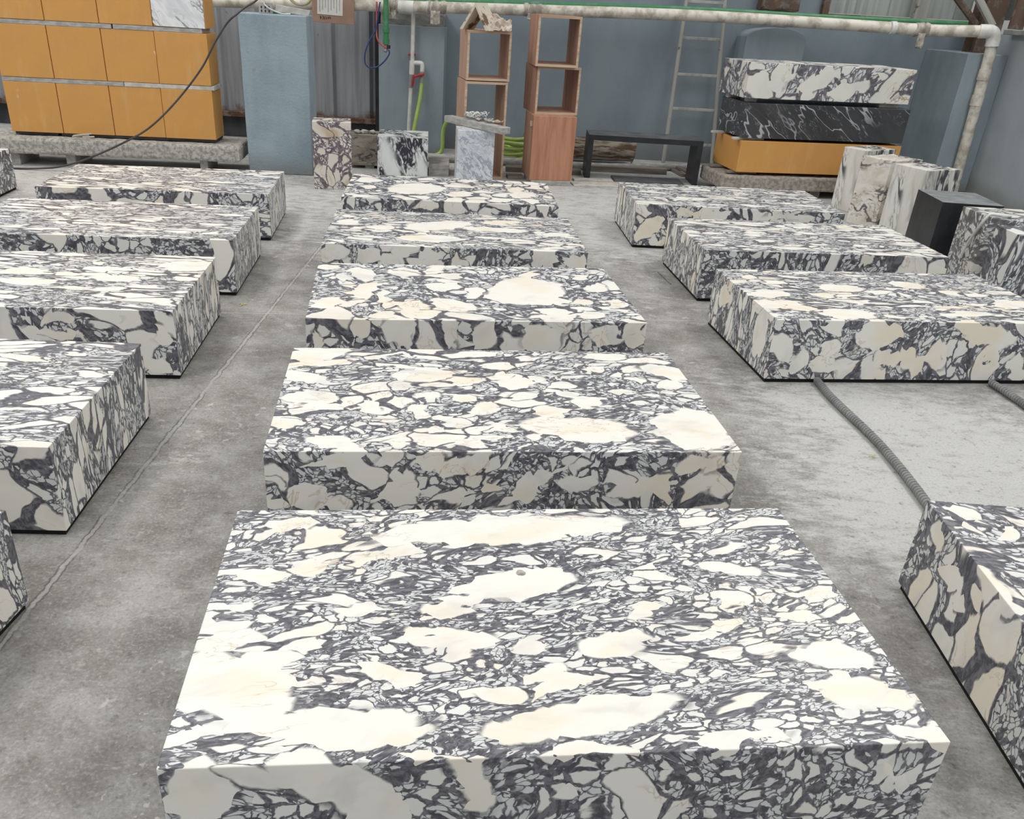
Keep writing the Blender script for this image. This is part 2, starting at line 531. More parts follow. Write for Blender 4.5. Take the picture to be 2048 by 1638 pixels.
def thicken(bm, t):
    """give an open sheet a real thickness"""
    bm.normal_update()
    top = list(bm.faces)
    edges = [e for e in bm.edges if len(e.link_faces) == 1]
    pair = {v: bm.verts.new(v.co - v.normal * t) for v in list(bm.verts)}
    for f in top:
        bm.faces.new([pair[v] for v in reversed(f.verts)])
    for e in edges:
        a, b = e.verts
        bm.faces.new((a, b, pair[b], pair[a]))
    return bm
def sheet(w, h, nx, ny, amp, freq, seed, thick=0.002):
    bm = bmesh.new()
    g = [[bm.verts.new((w * i / nx, h * j / ny, amp * (mnoise.noise(Vector((i * freq, j * freq, seed))) + 0.5 * mnoise.noise(Vector((i * freq * 2.3, j * freq * 2.3, seed + 9)))))) for i in range(nx + 1)] for j in range(ny + 1)]
    for j in range(ny):
        for i in range(nx):
            bm.faces.new((g[j][i], g[j][i + 1], g[j + 1][i + 1], g[j + 1][i]))
    return thicken(bm, thick) if thick else bm
def pebble(r, seed, flat=0.6):
    bm = bmesh.new()
    bmesh.ops.create_icosphere(bm, subdivisions=2, radius=r)
    for v in bm.verts:
        k = 1 + 0.45 * mnoise.noise(v.co / r * 1.3 + Vector((seed, seed, seed)))
        v.co = Vector((v.co.x * k, v.co.y * k, v.co.z * k * flat))
    return bm

# ------------------------------------------------------------------ materials of the place
M = {}
M['floor'] = concrete_floor()
M['wall'] = painted('blue_wall_paint', rgb(138, 149, 156), rgb(124, 136, 144), foot=0.30, scale=1.6)
M['pillar'] = painted('pillar_paint', rgb(152, 167, 175), rgb(136, 152, 161), foot=0.22, scale=3.0, bump_s=0.5, chips=0.35)
M['pillar_plain'] = painted('grey_blue_paint', rgb(146, 157, 163), rgb(134, 146, 153), foot=0.15, scale=3.0, bump_s=0.15)
M['side_wall'] = painted('side_wall_paint', rgb(164, 172, 176), rgb(150, 159, 164), foot=0.2, scale=2.0)
M['render'] = plain('bare_cement', rgb(150, 150, 146), rgb(126, 126, 124), 6.0, 0.8, bump_s=0.4)
M['sheet'] = rusty('grey_sheet_metal', rgb(150, 152, 156), rgb(104, 76, 58), 0.64, low=0.36, rough=0.5)
M['sheet_pale'] = rusty('pale_sheet_metal', rgb(176, 182, 178), rgb(120, 90, 70), 0.72, rough=0.5)
M['rust'] = rusty('rusted_steel', rgb(128, 116, 108), rgb(98, 80, 68), 0.42, rough=0.75)
M['rail'] = rusty('rusted_rail', rgb(120, 104, 92), rgb(84, 58, 44), 0.45, rough=0.75)
M['steel_grey'] = rusty('grey_painted_steel', rgb(176, 174, 168), rgb(104, 92, 84), 0.6, rough=0.6)
M['dark_low'] = plain('dark_cement', rgb(74, 76, 78), rgb(56, 56, 58), 5.0, 0.85)
M['pvc'] = plain('dusty_white_plastic', rgb(216, 210, 198), rgb(172, 164, 150), 9.0, 0.5, lo=0.42, hi=0.66)
M['pvc_clean'] = plain('white_plastic', rgb(222, 220, 214), rgb(200, 198, 192), 12.0, 0.4)
M['green_pipe'] = plain('green_plastic', rgb(62, 128, 84), rgb(98, 140, 112), 8.0, 0.45, lo=0.45, hi=0.7)
M['rag'] = plain('dusty_film', rgb(186, 178, 166), rgb(140, 132, 122), 14.0, 0.7)
M['hose_green'] = plain('lime_hose', rgb(172, 194, 106), rgb(152, 176, 92), 6.0, 0.4)
M['hose_dusty'] = plain('dusty_lime_hose', rgb(158, 172, 92), rgb(132, 142, 86), 5.0, 0.55)
M['hose_blue'] = plain('blue_hose', rgb(52, 74, 128), rgb(44, 62, 110), 6.0, 0.4)
M['hose_red'] = plain('red_hose', rgb(196, 96, 92), rgb(176, 84, 80), 6.0, 0.4)
M['red'] = plain('red_handle', rgb(186, 44, 52), rgb(160, 40, 46), 9.0, 0.4)
M['valve_grey'] = plain('grey_fitting', rgb(150, 148, 146), rgb(126, 124, 122), 9.0, 0.45)
M['black'] = plain('black_fitting', rgb(34, 34, 36), rgb(46, 46, 48), 9.0, 0.5)
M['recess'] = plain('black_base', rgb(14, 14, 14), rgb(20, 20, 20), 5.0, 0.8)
M['cable'] = plain('grey_black_cable', rgb(78, 74, 72), rgb(58, 56, 56), 4.0, 0.6)
M['board'] = plain('brown_hardboard', rgb(160, 132, 112), rgb(146, 118, 100), 5.0, 0.7)
M['paper'] = plain('paper', rgb(214, 212, 206), rgb(202, 200, 194), 5.0, 0.8)
M['ink'] = plain('faded_ink', rgb(168, 168, 166), rgb(150, 150, 150), 9.0, 0.8)
M['marker'] = plain('black_marker', rgb(48, 40, 38), rgb(60, 50, 46), 9.0, 0.8)
M['veneer'] = wood('red_veneer', rgb(194, 142, 114), rgb(172, 120, 94), 'z')
M['veneer_pale'] = wood('pink_plywood', rgb(192, 156, 136), rgb(172, 136, 116), 'z')
M['veneer_dark'] = wood('brown_plywood', rgb(184, 144, 122), rgb(158, 118, 98), 'z')
M['ply_edge'] = wood('plywood_edge', rgb(212, 190, 164), rgb(178, 148, 122), 'x')
M['old_wood'] = wood('grey_old_timber', rgb(150, 142, 132), rgb(112, 104, 96), 'x', 0.8)
M['strip'] = plain('pale_strip', rgb(206, 202, 194), rgb(178, 174, 166), 12.0, 0.7)
M['granite'] = plain('rough_grey_granite', rgb(188, 185, 178), rgb(146, 142, 136), 30.0, 0.85, bump_s=0.7, lo=0.4, hi=0.62)
M['granite_warm'] = plain('rough_warm_granite', rgb(172, 163, 154), rgb(138, 130, 122), 26.0, 0.85, bump_s=0.6, lo=0.4, hi=0.62)
M['grey_stone'] = plain('grey_sawn_stone', rgb(178, 176, 172), rgb(150, 148, 144), 14.0, 0.7, stretch=(1, 1, 3))
M['carton'] = plain('printed_carton', rgb(206, 196, 180), rgb(112, 88, 68), 9.0, 0.7, lo=0.5, hi=0.6)
M['crumple'] = plain('crumpled_paper', rgb(214, 204, 192), rgb(176, 160, 146), 7.0, 0.8)
M['plastic_white'] = plain('white_ties', rgb(226, 226, 222), rgb(196, 196, 192), 7.0, 0.5)
M['slate'] = plain('dusty_dark_slab', rgb(104, 104, 106), rgb(86, 86, 88), 6.0, 0.7)
M['log'] = plain('split_log', rgb(150, 142, 128), rgb(84, 64, 50), 9.0, 0.9, stretch=(0.6, 3, 3), bump_s=0.9, lo=0.38, hi=0.62)
M['spiral'] = plain('grey_spiral_hose', rgb(140, 140, 140), rgb(112, 112, 113), 9.0, 0.5)
M['leaf'] = plain('dry_leaf', rgb(206, 196, 120), rgb(180, 160, 90), 30.0, 0.7)
M['orange'] = orange_mesh()
M['carrara'] = veined('pale_grey_marble', rgb(218, 221, 225), rgb(190, 196, 204), rgb(160, 168, 178), 6.5, (1.6, 1, 0.8), (0, 0.7, 0), 0.045, off=(3, 1, 2), patch=0.42)
M['carrara_face'] = veined('white_marble_face', rgb(236, 236, 236), rgb(214, 215, 218), rgb(150, 150, 154), 4.0, (2.6, 2.6, 0.9), (0, 0.75, 0), 0.035, off=(1, 4, 2), patch=0.42)
M['ink_marble'] = veined('black_veined_white_marble', rgb(226, 228, 226), rgb(206, 210, 208), rgb(52, 50, 60), 4.2, (1.9, 1.9, 0.8), (0, 0.25, 0), 0.085, off=(7.3, 2.1, 0.4), warp=0.7, patch=0.46)
M['vein_marble'] = veined('white_marble_with_grey_bands', rgb(230, 228, 222), rgb(216, 211, 202), rgb(78, 76, 82), 3.6, (2.6, 2.6, 0.45), (0.1, 0.12, 0), 0.085, off=(2.6, 3.4, 1.0), warp=0.35, patch=0.46)
M['vein_marble_b'] = veined('white_marble_with_tan_bands', rgb(230, 227, 219), rgb(208, 196, 180), rgb(110, 104, 106), 3.4, (1.0, 1.0, 1.9), (0.2, 0.1, 0), 0.045, off=(9.2, 1.0, 3.0), patch=0.48)
M['black_marble'] = veined('dark_marble', rgb(72, 72, 74), rgb(58, 58, 60), rgb(178, 178, 184), 1.5, (2.6, 1.2, 0.7), (0, 0.9, 0), 0.010, off=(4, 4, 1.5), warp=0.22, patch=0.48)
M['black_stone'] = plain('black_honed_stone', rgb(50, 52, 56), rgb(38, 39, 42), 6.0, 0.42)
M['black_dusty'] = plain('dusty_black_stone', rgb(136, 139, 141), rgb(104, 107, 110), 9.0, 0.6, lo=0.3, hi=0.75)
M['bench_dusty'] = plain('lightly_dusty_black_stone', rgb(100, 102, 104), rgb(78, 80, 83), 7.0, 0.5)
M['weathered'] = veined('weathered_marble', rgb(156, 148, 134), rgb(128, 120, 108), rgb(80, 74, 68), 4.0, (0.8, 0.8, 2.6), (0, 0.1, 0), 0.035, rough=0.8, off=(1, 6, 2))

# ------------------------------------------------------------------ shell of the workshop
fl = struct(link_mesh('floor', box((-9.0, -3.0, -0.15), (5.3, 10.2, 0.0)), M['floor']))
wb = struct(link_mesh('wall_back', box((-1.345, 10.2, 0.0), (3.46, 10.45, 3.0)), M['wall']))
struct(link_mesh('wall_back', box((3.46, 10.2, 0.0), (5.3, 10.45, 1.60)), M['wall']))
struct(link_mesh('wall_back', box((-9.0, 10.2, 0.0), (-1.345, 10.45, 0.30)), M['dark_low']))
struct(link_mesh('wall_right', box((5.08, 0.0, 0.0), (5.3, 10.2, 1.53)), M['side_wall'], None))
struct(link_mesh('trim_1', box((4.98, 0.0, 1.53), (5.32, 9.30, 1.575), 0.006), M['render']))
def cladding(name, x0, x1, z0, z1, y, mat, pitch=0.30, depth=0.035, along='x'):
    """trapezoid-ribbed metal sheet"""
    prof, x, k = [], x0, 0
    while x < x1 - 1e-4:
        for dx, dd in ((0.0, 0), (pitch * 0.62, 0), (pitch * 0.70, 1), (pitch * 0.90, 1), (pitch * 0.98, 0)):
            if x + dx <= x1:
                prof.append((x + dx, dd * depth))
        for dx in (0.2, 0.42):
            pass
        x += pitch
    prof.append((x1, 0))
    bm = bmesh.new()
    rows = []
    for z in (z0, z1):
        if along == 'x':
            rows.append([bm.verts.new((px, y - pd, z)) for px, pd in prof])
        else:
            rows.append([bm.verts.new((y - pd, px, z)) for px, pd in prof])
    for i in range(len(prof) - 1):
        bm.faces.new((rows[0][i], rows[0][i + 1], rows[1][i + 1], rows[1][i]))
    thicken(bm, 0.004)
    return struct(link_mesh(name, bm, mat))
cladding('trim_2', -9.0, -1.40, 0.29, 3.0, 10.18, M['sheet'], 0.42, 0.05)
cladding('trim_3', 3.50, 5.10, 1.64, 3.0, 10.30, M['sheet_pale'], 0.36, 0.03)
cladding('trim_4', 0.0, 10.2, 1.66, 3.0, 5.24, M['sheet_pale'], 0.36, 0.03, along='y')
struct(link_mesh('trim_5', box((-9.0, 10.10, 0.235), (-1.40, 10.2, 0.29), 0.004), M['rail']))
struct(link_mesh('trim_6', box((3.46, 10.16, 1.60), (5.08, 10.30, 1.632), 0.003), M['rail']))
struct(link_mesh('trim_7', box((3.43, 10.12, 1.60), (3.50, 10.2, 3.0), 0.003), M['rust']))
struct(link_mesh('trim_8', box((-1.40, 10.0, 0.0), (-1.345, 10.2, 3.0), 0.003), M['black']))
post = link_mesh('steel_post', box((4.40, 10.06, 1.60), (4.535, 10.16, 3.0), 0.006), M['steel_grey'])
tag(post, 'pale grey steel post standing on the back wall in front of the ribbed metal sheet', 'post')

# ------------------------------------------------------------------ pillars
p = thing('concrete_pillar', 'light blue painted rough concrete pillar between the orange blocks and the brown notice board', 'pillar', (-2.335, 8.07, 0), 0.069)
link_mesh('shaft', rough_box((0, 0, 0), (0.597, 0.42, 1.364), (10, 7, 22), 0.0035, 6, 1.0, 0.008), M['pillar'], p)
p = thing('concrete_pillar', 'flat blue pillar with a bare cement top behind the white water pipe', 'pillar', (-1.335, 9.82, 0))
link_mesh('shaft', box((0, 0, 0), (0.712, 0.38, 1.29), 0.005), M['pillar_plain'], p)
cap = rough_box((0.02, 0.02, 1.27), (0.70, 0.38, 1.42), (10, 5, 4), 0.018, 9, 4.0, 0.02)
link_mesh('cement_patch', cap, M['render'], p)['label'] = 'broken bare cement top of the pillar'
arch = [(0.0, 0.0), (0.635, 0.0), (0.635, 1.37), (0.60, 1.415), (0.52, 1.45), (0.42, 1.468), (0.30, 1.470), (0.16, 1.455), (0.06, 1.428), (0.015, 1.395), (0.0, 1.37)]
bm = prism(arch, 0, 0.40, 0.006)
for v in bm.verts:
    v.co = Vector((v.co.x, 0.40 - v.co.z, v.co.y))
p = thing('concrete_pillar', 'blue pillar stub with a rounded top rising behind the stacked slabs on the right', 'pillar', (2.585, 9.80, 0))
link_mesh('shaft', bm, M['pillar_plain'], p)
p = thing('concrete_pillar', 'grey blue corner pillar behind the white drain pipe, under the rusty column', 'pillar', (4.68, 9.25, 0))
link_mesh('shaft', rough_box((0, 0, 0), (0.40, 0.95, 1.345), (6, 12, 16), 0.003, 6, 7.0, 0.008), M['pillar_plain'], p)
tag(link_mesh('concrete_lump', rough_box((2.74, 10.0, 1.63), (3.14, 10.2, 3.0), (8, 4, 10), 0.02, 12, 3.0, 0.02), M['rust']), 'pitted brown concrete lump on the back wall above the rounded pillar stub', 'concrete')

# rusted steel column and braces in the far right corner
p = thing('steel_column', 'rusty steel column rising from the corner pillar at the right', 'column', (4.90, 9.62, 1.345))
link_mesh('web', box((0.085, 0, 0), (0.105, 0.22, 1.655)), M['rust'], p)
link_mesh('flange', box((0, -0.012, 0), (0.22, 0.0, 1.655)), M['rust'], p)
link_mesh('flange', box((0, 0.22, 0), (0.22, 0.232, 1.655)), M['rust'], p)
def bar(name, a, b, w, mat, label, cat):
    a, b = Vector(a), Vector(b)
    d = b - a
    bm = box((-w / 2, -w / 2, 0), (w / 2, w / 2, d.length), 0.003)
    o = link_mesh(name, bm, mat)
    o.matrix_world = Matrix.Translation(a) @ d.to_track_quat('Z', 'Y').to_matrix().to_4x4()
    return tag(o, label, cat)
bar('steel_brace', (4.92, 9.74, 1.60), (3.95, 9.82, 2.45), 0.055, M['rust'], 'dark rusty diagonal brace left of the corner column', 'brace')
bar('steel_brace', (4.96, 9.50, 1.60), (4.20, 9.56, 2.45), 0.06, M['steel_grey'], 'pale flaking diagonal brace crossing in front of the rusty corner column', 'brace')
tag(link_mesh('steel_column', tube([(5.17, 9.45, 1.58), (5.20, 9.45, 3.0)], 0.07, 16), M['rust']), 'round brown rusty post right of the corner column above the drain elbow', 'column')

# ------------------------------------------------------------------ pipes and hoses on the wall
p = thing('drain_pipe', 'long dusty white drain pipe along the back wall with an elbow at the right', 'pipe', (0, 0, 0))
H = [(-9.0, 9.62, 1.22), (-2.957, 9.62, 1.418), (0.016, 9.62, 1.497), (1.906, 9.60, 1.538), (3.40, 9.56, 1.535), (4.30, 9.40, 1.530), (4.74, 9.20, 1.548)]
link_mesh('main_run', tube(H, 0.055, 20, 6), M['pvc'], p)
link_mesh('elbow', tube([(4.70, 9.215, 1.546), (4.78, 9.19, 1.548), (4.825, 9.185, 1.53), (4.845, 9.185, 1.485), (4.852, 9.185, 1.42)], 0.064, 20, 6), M['pvc_clean'], p)
link_mesh('down_pipe', tube([(4.848, 9.185, 1.46), (4.865, 9.185, 1.15), (4.905, 9.185, 0.0)], 0.052, 20, 4), M['pvc'], p)
for z in (1.16, 0.92):
    link_mesh('coupling', tube([(4.863 + (1.15 - z) * 0.035, 9.185, z - 0.05), (4.862 + (1.15 - z) * 0.035, 9.185, z + 0.05)], 0.057, 20), M['pvc'], p)
def zpipe(x):
    for a, b in zip(H, H[1:]):
        if a[0] <= x <= b[0]:
            k = (x - a[0]) / (b[0] - a[0])
            return a[1] + k * (b[1] - a[1]), a[2] + k * (b[2] - a[2])
for x, w, r in ((-1.02, 0.16, 0.060), (-0.78, 0.05, 0.060), (3.95, 0.05, 0.061)):
    y, z = zpipe(x)
    link_mesh('coupling', tube([(x - w / 2, y, z - 0.001), (x + w / 2, y, z + 0.001)], r, 20), M['pvc_clean'], p)
random.seed(5)
for x, w, drop in ((-1.14, 0.10, 0.05), (-0.70, 0.20, 0.09), (0.30, 0.20, 0.02), (4.22, 0.14, 0.10)):
    y, z = zpipe(x)
    bm = tube([(x - w / 2 + w * k / 8, y + random.uniform(-.004, .004), z + random.uniform(-.004, .004)) for k in range(9)], lambda i, n: 0.061 + 0.006 * math.sin(i * 2.1), 20)
    s = sheet(w * 0.5, drop + 0.04, 6, 8, 0.018, 0.6, x)
    for v in s.verts:
        v.co = Vector((x - w * 0.3 + v.co.x, y - 0.058 + v.co.z, z - 0.03 - v.co.y))
    me = bpy.data.meshes.new('tmp')
    s.to_mesh(me)
    s.free()
    bm.from_mesh(me)
    bpy.data.meshes.remove(me)
    link_mesh('film_wrap', bm, M['rag'], p, smooth=True)['label'] = 'dusty torn film wrapped round the pipe'
tag(link_mesh('water_pipe', tube([(-1.213, 9.72, 1.52), (-1.05, 9.74, 1.530), (0.013, 9.75, 1.553), (1.924, 9.75, 1.594), (3.346, 9.75, 1.592), (4.80, 9.70, 1.602)], 0.029, 12, 4), M['green_pipe']), 'thin green pipe running above the white drain pipe', 'pipe')

p = thing('air_pipe', 'thick green vertical pipe ending in a valve on the flat blue pillar', 'pipe', (-1.214, 9.52, 1.02))
link_mesh('pipe', tube([(0, 0, 0.09), (-0.003, 0, 0.75)], 0.028, 16), M['green_pipe'], p)
for z in (0.09, 0.20):
    link_mesh('socket', tube([(0, 0, z), (0, 0, z + 0.05)], 0.034, 16), M['green_pipe'], p)
link_mesh('valve', tube([(0, 0, 0.10), (0.0, 0, 0.045), (-0.012, -0.01, 0.02)], 0.02, 12), M['valve_grey'], p)
link_mesh('valve_tap', box((0.01, -0.03, 0.05), (0.045, 0.005, 0.085), 0.006), M['black'], p)
K = 9.50 / 9.7
def nearer(pts, k=K):
    return [(x * k, y * k, CAM_H + (z - CAM_H) * k) for x, y, z in pts]
tag(link_mesh('air_hose', tube(nearer([(-1.30, 9.7, 1.50), (-1.33, 9.7, 1.33), (-1.351, 9.7, 1.233), (-1.41, 9.7, 1.138), (-1.459, 9.7, 1.024), (-1.467, 9.7, 0.917), (-1.433, 9.7, 0.871), (-1.385, 9.7, 0.864), (-1.316, 9.7, 0.887), (-1.246, 9.7, 0.948), (-1.205, 9.7, 1.012), (-1.209, 9.7, 1.05)]), 0.0075, 8, 6), M['hose_blue']), 'thin blue air hose looping down beside the green pipe valve', 'hose')
tag(link_mesh('air_hose', tube(nearer([(-1.341, 9.74, 1.50), (-1.343, 9.72, 1.234), (-1.334, 9.7, 1.161), (-1.307, 9.7, 1.113), (-1.262, 9.7, 1.083), (-1.232, 9.7, 1.066)]), 0.0085, 8, 6), M['hose_red']), 'short red hose joining the green pipe valve', 'hose')

p = thing('water_pipe', 'white vertical water pipe with two red valve handles on the flat blue pillar', 'pipe', (-0.96, 9.72, 0))
link_mesh('pipe', tube([(0.008, 0, 1.43), (0.0, 0, 0.86)], 0.022, 14), M['pvc_clean'], p)
link_mesh('pipe', tube([(-0.012, 0, 0.69), (-0.04, 0, 0.0)], 0.021, 14), M['pvc_clean'], p)['label'] = 'dusty lower length of the pipe'
link_mesh('tee', tube([(0.0, 0, 0.955), (-0.004, 0, 0.82)], 0.029, 14), M['pvc_clean'], p)
link_mesh('branch', tube([(0.0, 0, 0.934), (0.075, -0.002, 0.937), (0.102, -0.004, 0.932), (0.111, -0.005, 0.905), (0.110, -0.006, 0.85)], 0.024, 14, 5), M['pvc_clean'], p)
v = link_mesh('valve', tube([(-0.006, 0, 0.83), (-0.012, 0, 0.69)], 0.027, 14), M['valve_grey'], p)
link_mesh('handle', box((-0.011, -0.012, -0.06), (0.011, 0.012, 0.055), 0.006), M['red'], v, loc=(0.018, -0.04, 0.765), rot=(0, 0.15, 0))
v = link_mesh('valve', tube([(0.110, -0.006, 0.855), (0.107, -0.006, 0.745)], 0.027, 14), M['valve_grey'], p)
link_mesh('handle', box((-0.06, -0.012, -0.013), (0.055, 0.012, 0.013), 0.007), M['red'], v, loc=(0.082, -0.045, 0.818), rot=(0, -0.28, 0))
link_mesh('clip', box((-0.045, -0.01, 1.005), (0.028, 0.10, 1.022), 0.003), M['red'], p)['label'] = 'brown red pipe clip'

rnd = random.Random(3)
pts = [(-0.853, 9.713, 0.75), (-0.856, 9.70, 0.69), (-0.868, 9.66, 0.561), (-0.905, 9.60, 0.35), (-0.925, 9.56, 0.20), (-0.90, 9.50, 0.08), (-0.82, 9.46, 0.03), (-0.68, 9.48, 0.03),
       (-0.60, 9.50, 0.09), (-0.59, 9.48, 0.29), (-0.54, 9.44, 0.40), (-0.46, 9.42, 0.40), (-0.40, 9.46, 0.30), (-0.42, 9.50, 0.12), (-0.34, 9.50, 0.06)]
for k in range(36):
    a = 2 * math.pi * k / 9 + 2.6
    rr = 0.34 + 0.05 * math.sin(k * 1.7)
    pts.append((0.06 + rr * math.cos(a) * 0.92, 9.465 + 0.115 * math.sin(a), 0.040 + 0.05 * (k / 9) + 0.035 * max(0, math.sin(a * 1.5 + k))))
pts += [(0.28, 9.42, 0.12), (0.36, 9.40, 0.24), (0.46, 9.40, 0.30), (0.56, 9.42, 0.20), (0.60, 9.44, 0.05)]
tag(link_mesh('water_hose', tube(pts, 0.0215, 12, 5), M['hose_green']), 'lime green water hose hanging from the tap and coiled behind the wooden boxes', 'hose')
tag(link_mesh('floor_pipe', tube([(-1.15, 9.27, 0.045), (0.3, 9.29, 0.045), (1.0, 9.30, 0.042), (1.6, 9.44, 0.040), (2.25, 9.66, 0.040)], 0.036, 14, 5), M['grey_stone']), 'dusty grey pipe lying on the floor along the back wall behind the boxes', 'pipe')

# cable hanging in front of the orange blocks
cab = [(-5.4, 7.62, 0.008), (-4.437, 7.62, 0.008), (-4.075, 7.64, 0.022), (-3.90, 7.66, 0.05), (-3.69, 7.69, 0.118), (-3.36, 7.73, 0.268), (-3.125, 7.78, 0.404), (-2.885, 7.83, 0.622), (-2.640, 7.86, 0.899), (-2.496, 7.88, 1.125), (-2.378, 7.90, 1.286), (-2.291, 7.92, 1.359), (-2.228, 7.95, 1.41), (-2.12, 7.97, 1.48), (-2.02, 8.0, 1.62), (-1.95, 8.05, 2.2), (-1.9, 8.1, 2.9)]
tag(link_mesh('power_cable', tube(cab, 0.0085, 8, 8), M['cable']), 'dark cable sagging across the orange blocks down to the floor', 'cable')

# ------------------------------------------------------------------ things on top of the rough blue pillar
p = thing('cable_trunking', 'grey perforated metal bracket standing on the rough blue pillar', 'bracket', (-2.184, 8.22, 1.364))
link_mesh('plate', box((0, 0, 0), (0.118, 0.03, 0.088), 0.003), M['steel_grey'], p)
for i in range(3):
    for j in range(2):
        link_mesh('slot', box((0.018 + i * 0.034, -0.002, 0.012 + j * 0.03), (0.030 + i * 0.034, 0.004, 0.030 + j * 0.03)), M['black'], p)
bm = prism([(0, 0.018), (0.30, -0.004), (0.315, 0.042), (0.012, 0.075)], 0, 0.012, 0.003)
for v in bm.verts:
    v.co = Vector((v.co.x, v.co.z, v.co.y))
tag(link_mesh('foam_strip', bm, M['strip'], loc=(-2.05, 8.26, 1.366)), 'white foam strip lying on top of the rough blue pillar', 'strip')
tag(link_mesh('pipe_offcut', tube([(-2.20, 8.34, 1.378), (-1.76, 8.30, 1.382)], 0.014, 10), M['green_pipe']), 'green pipe offcut lying on the rough blue pillar', 'pipe')
tag(link_mesh('lamp_wire', tube([(-2.14, 8.22, 1.60), (-2.132, 8.21, 1.471), (-2.121, 8.20, 1.432), (-2.061, 8.20, 1.396), (-1.975, 8.20, 1.372), (-1.90, 8.21, 1.372)], 0.006, 8, 6), M['pvc_clean']), 'thin white wire hanging onto the rough blue pillar', 'wire')
coil = []
for k in range(40):
    a = 2 * math.pi * k / 13
    coil.append((-1.86 + 0.105 * math.cos(a), 8.42 + 0.002 * k, 1.535 + 0.09 * math.sin(a)))
tag(link_mesh('wire_coil', tube(coil, 0.009, 8, 3), plain('yellow_grey_wire', rgb(186, 172, 122), rgb(150, 146, 130), 6, 0.5)), 'coil of yellowish wire hanging above the rough blue pillar', 'wire')

# notice board
p = thing('notice_board', 'brown notice board with a white sheet hanging from the drain pipe', 'board', (-1.985, 9.53, 1.285))
bm = box((0, 0, 0), (0.435, 0.012, 0.50), 0.003)
link_mesh('board', bm, M['board'], p, rot=(0, 0.03, 0))
pp = link_mesh('paper_sheet', box((0.055, -0.004, 0.075), (0.318, -0.0015, 0.47)), M['paper'], p, rot=(0, 0.03, 0))
for i in range(8):
    x = 0.078 + i * 0.029
    link_mesh('text_line', box((x, -0.0056, 0.10 + 0.02 * (i % 3)), (x + 0.008, -0.0042, 0.455)), M['ink'], pp)
marks = [[(0.088, 0.060), (0.090, 0.028)], [(0.082, 0.050), (0.098, 0.048)], [(0.108, 0.058), (0.120, 0.058), (0.112, 0.030)], [(0.132, 0.058), (0.130, 0.030)], [(0.146, 0.056), (0.154, 0.048), (0.146, 0.034)], [(0.172, 0.058), (0.166, 0.040), (0.178, 0.050)], [(0.186, 0.060), (0.192, 0.040)]]
bm = bmesh.new()
for mk in marks:
    add_tube(bm, [(x, -0.002, z) for x, z in mk], 0.0032, 6)
link_mesh('marker_writing', bm, M['marker'], p, rot=(0, 0.03, 0))

# ------------------------------------------------------------------ ladder
p = thing('ladder', 'grey flaking steel ladder leaning on the blue back wall', 'ladder', (1.93, 9.96, 0))
def lx(z):   # left rail, right rail, depth
    return 0.0 + 0.006 * z, 0.562 - 0.085 * z, 0.055 * z
top_z = 2.6
link_mesh('rail', tube([(lx(0)[0], 0, 0), (lx(top_z)[0], lx(top_z)[2], top_z)], 0.023, 10), M['steel_grey'], p)
link_mesh('rail', tube([(lx(0)[1], 0, 0), (lx(top_z)[1], lx(top_z)[2], top_z)], 0.023, 10), M['steel_grey'], p)
for z in (0.234, 0.604, 0.957, 1.319, 1.672, 2.02, 2.38):
    a, b, d = lx(z)
    link_mesh('rung', box((a, d - 0.014, z - 0.014), (b, d + 0.014, z + 0.014), 0.003), M['steel_grey'], p)

# ------------------------------------------------------------------ orange backed blocks on the long granite beam
SUP = 'orange backed marble blocks on the granite beam'
for x, w in ((-5.05, 0.12), (-4.50, 0.105), (-3.985, 0.085), (-2.775, 0.07)):
    y = 7.72 + 0.09 * (x + 5.2) + 0.05
    w_ = {-5.05: 'out of the frame at the left end', -4.50: 'near its left end by the cut block', -3.985: 'beside the cable', -2.775: 'near the blue pillar'}[x]
    tag(link_mesh('spacer_block', rough_box((0, 0, 0), (w, 0.42, 0.108), (2, 4, 2), 0.003, 9, x, 0.004), M['grey_stone'], loc=(x, y, 0), rot=(0, 0, 0.09)), 'stone spacer under the long granite beam, ' + w_, 'spacer')
tag(link_mesh('granite_beam', rough_box((0, 0, 0.0), (2.83, 0.55, 0.142), (60, 8, 5), 0.007, 9, 2.0, 0.022), M['granite'], loc=(-5.2, 7.70, 0.111), rot=(0, 0, 0.09)), 'long rough grey granite beam carrying the orange blocks', 'beam')
bx, by, bz, byaw, bw, bd, bh = -4.452, 7.9, 0.286, 0.081, 1.842, 0.345, 0.427
def on_stack(a, b, z):
    c, s = math.cos(byaw), math.sin(byaw)
    return (bx + a * c - b * s, by + a * s + b * c, z)
tag(link_mesh('batten', box((0.02, 0, 0), (0.40, 0.30, 0.022), 0.003), M['dark_low'], loc=on_stack(0, 0.02, 0.262), rot=(0, 0, byaw)), 'dark batten under the bottom left orange block', 'batten')
tag(link_mesh('batten', box((0.0, 0, 0), (1.40, 0.30, 0.022), 0.003), M['dark_low'], loc=on_stack(0.43, 0.02, 0.262), rot=(0, 0, byaw)), 'long dark batten under three bottom orange blocks', 'batten')
rows = ('bottom', 'middle', 'top')
cols = ('first', 'second', 'third', 'fourth')
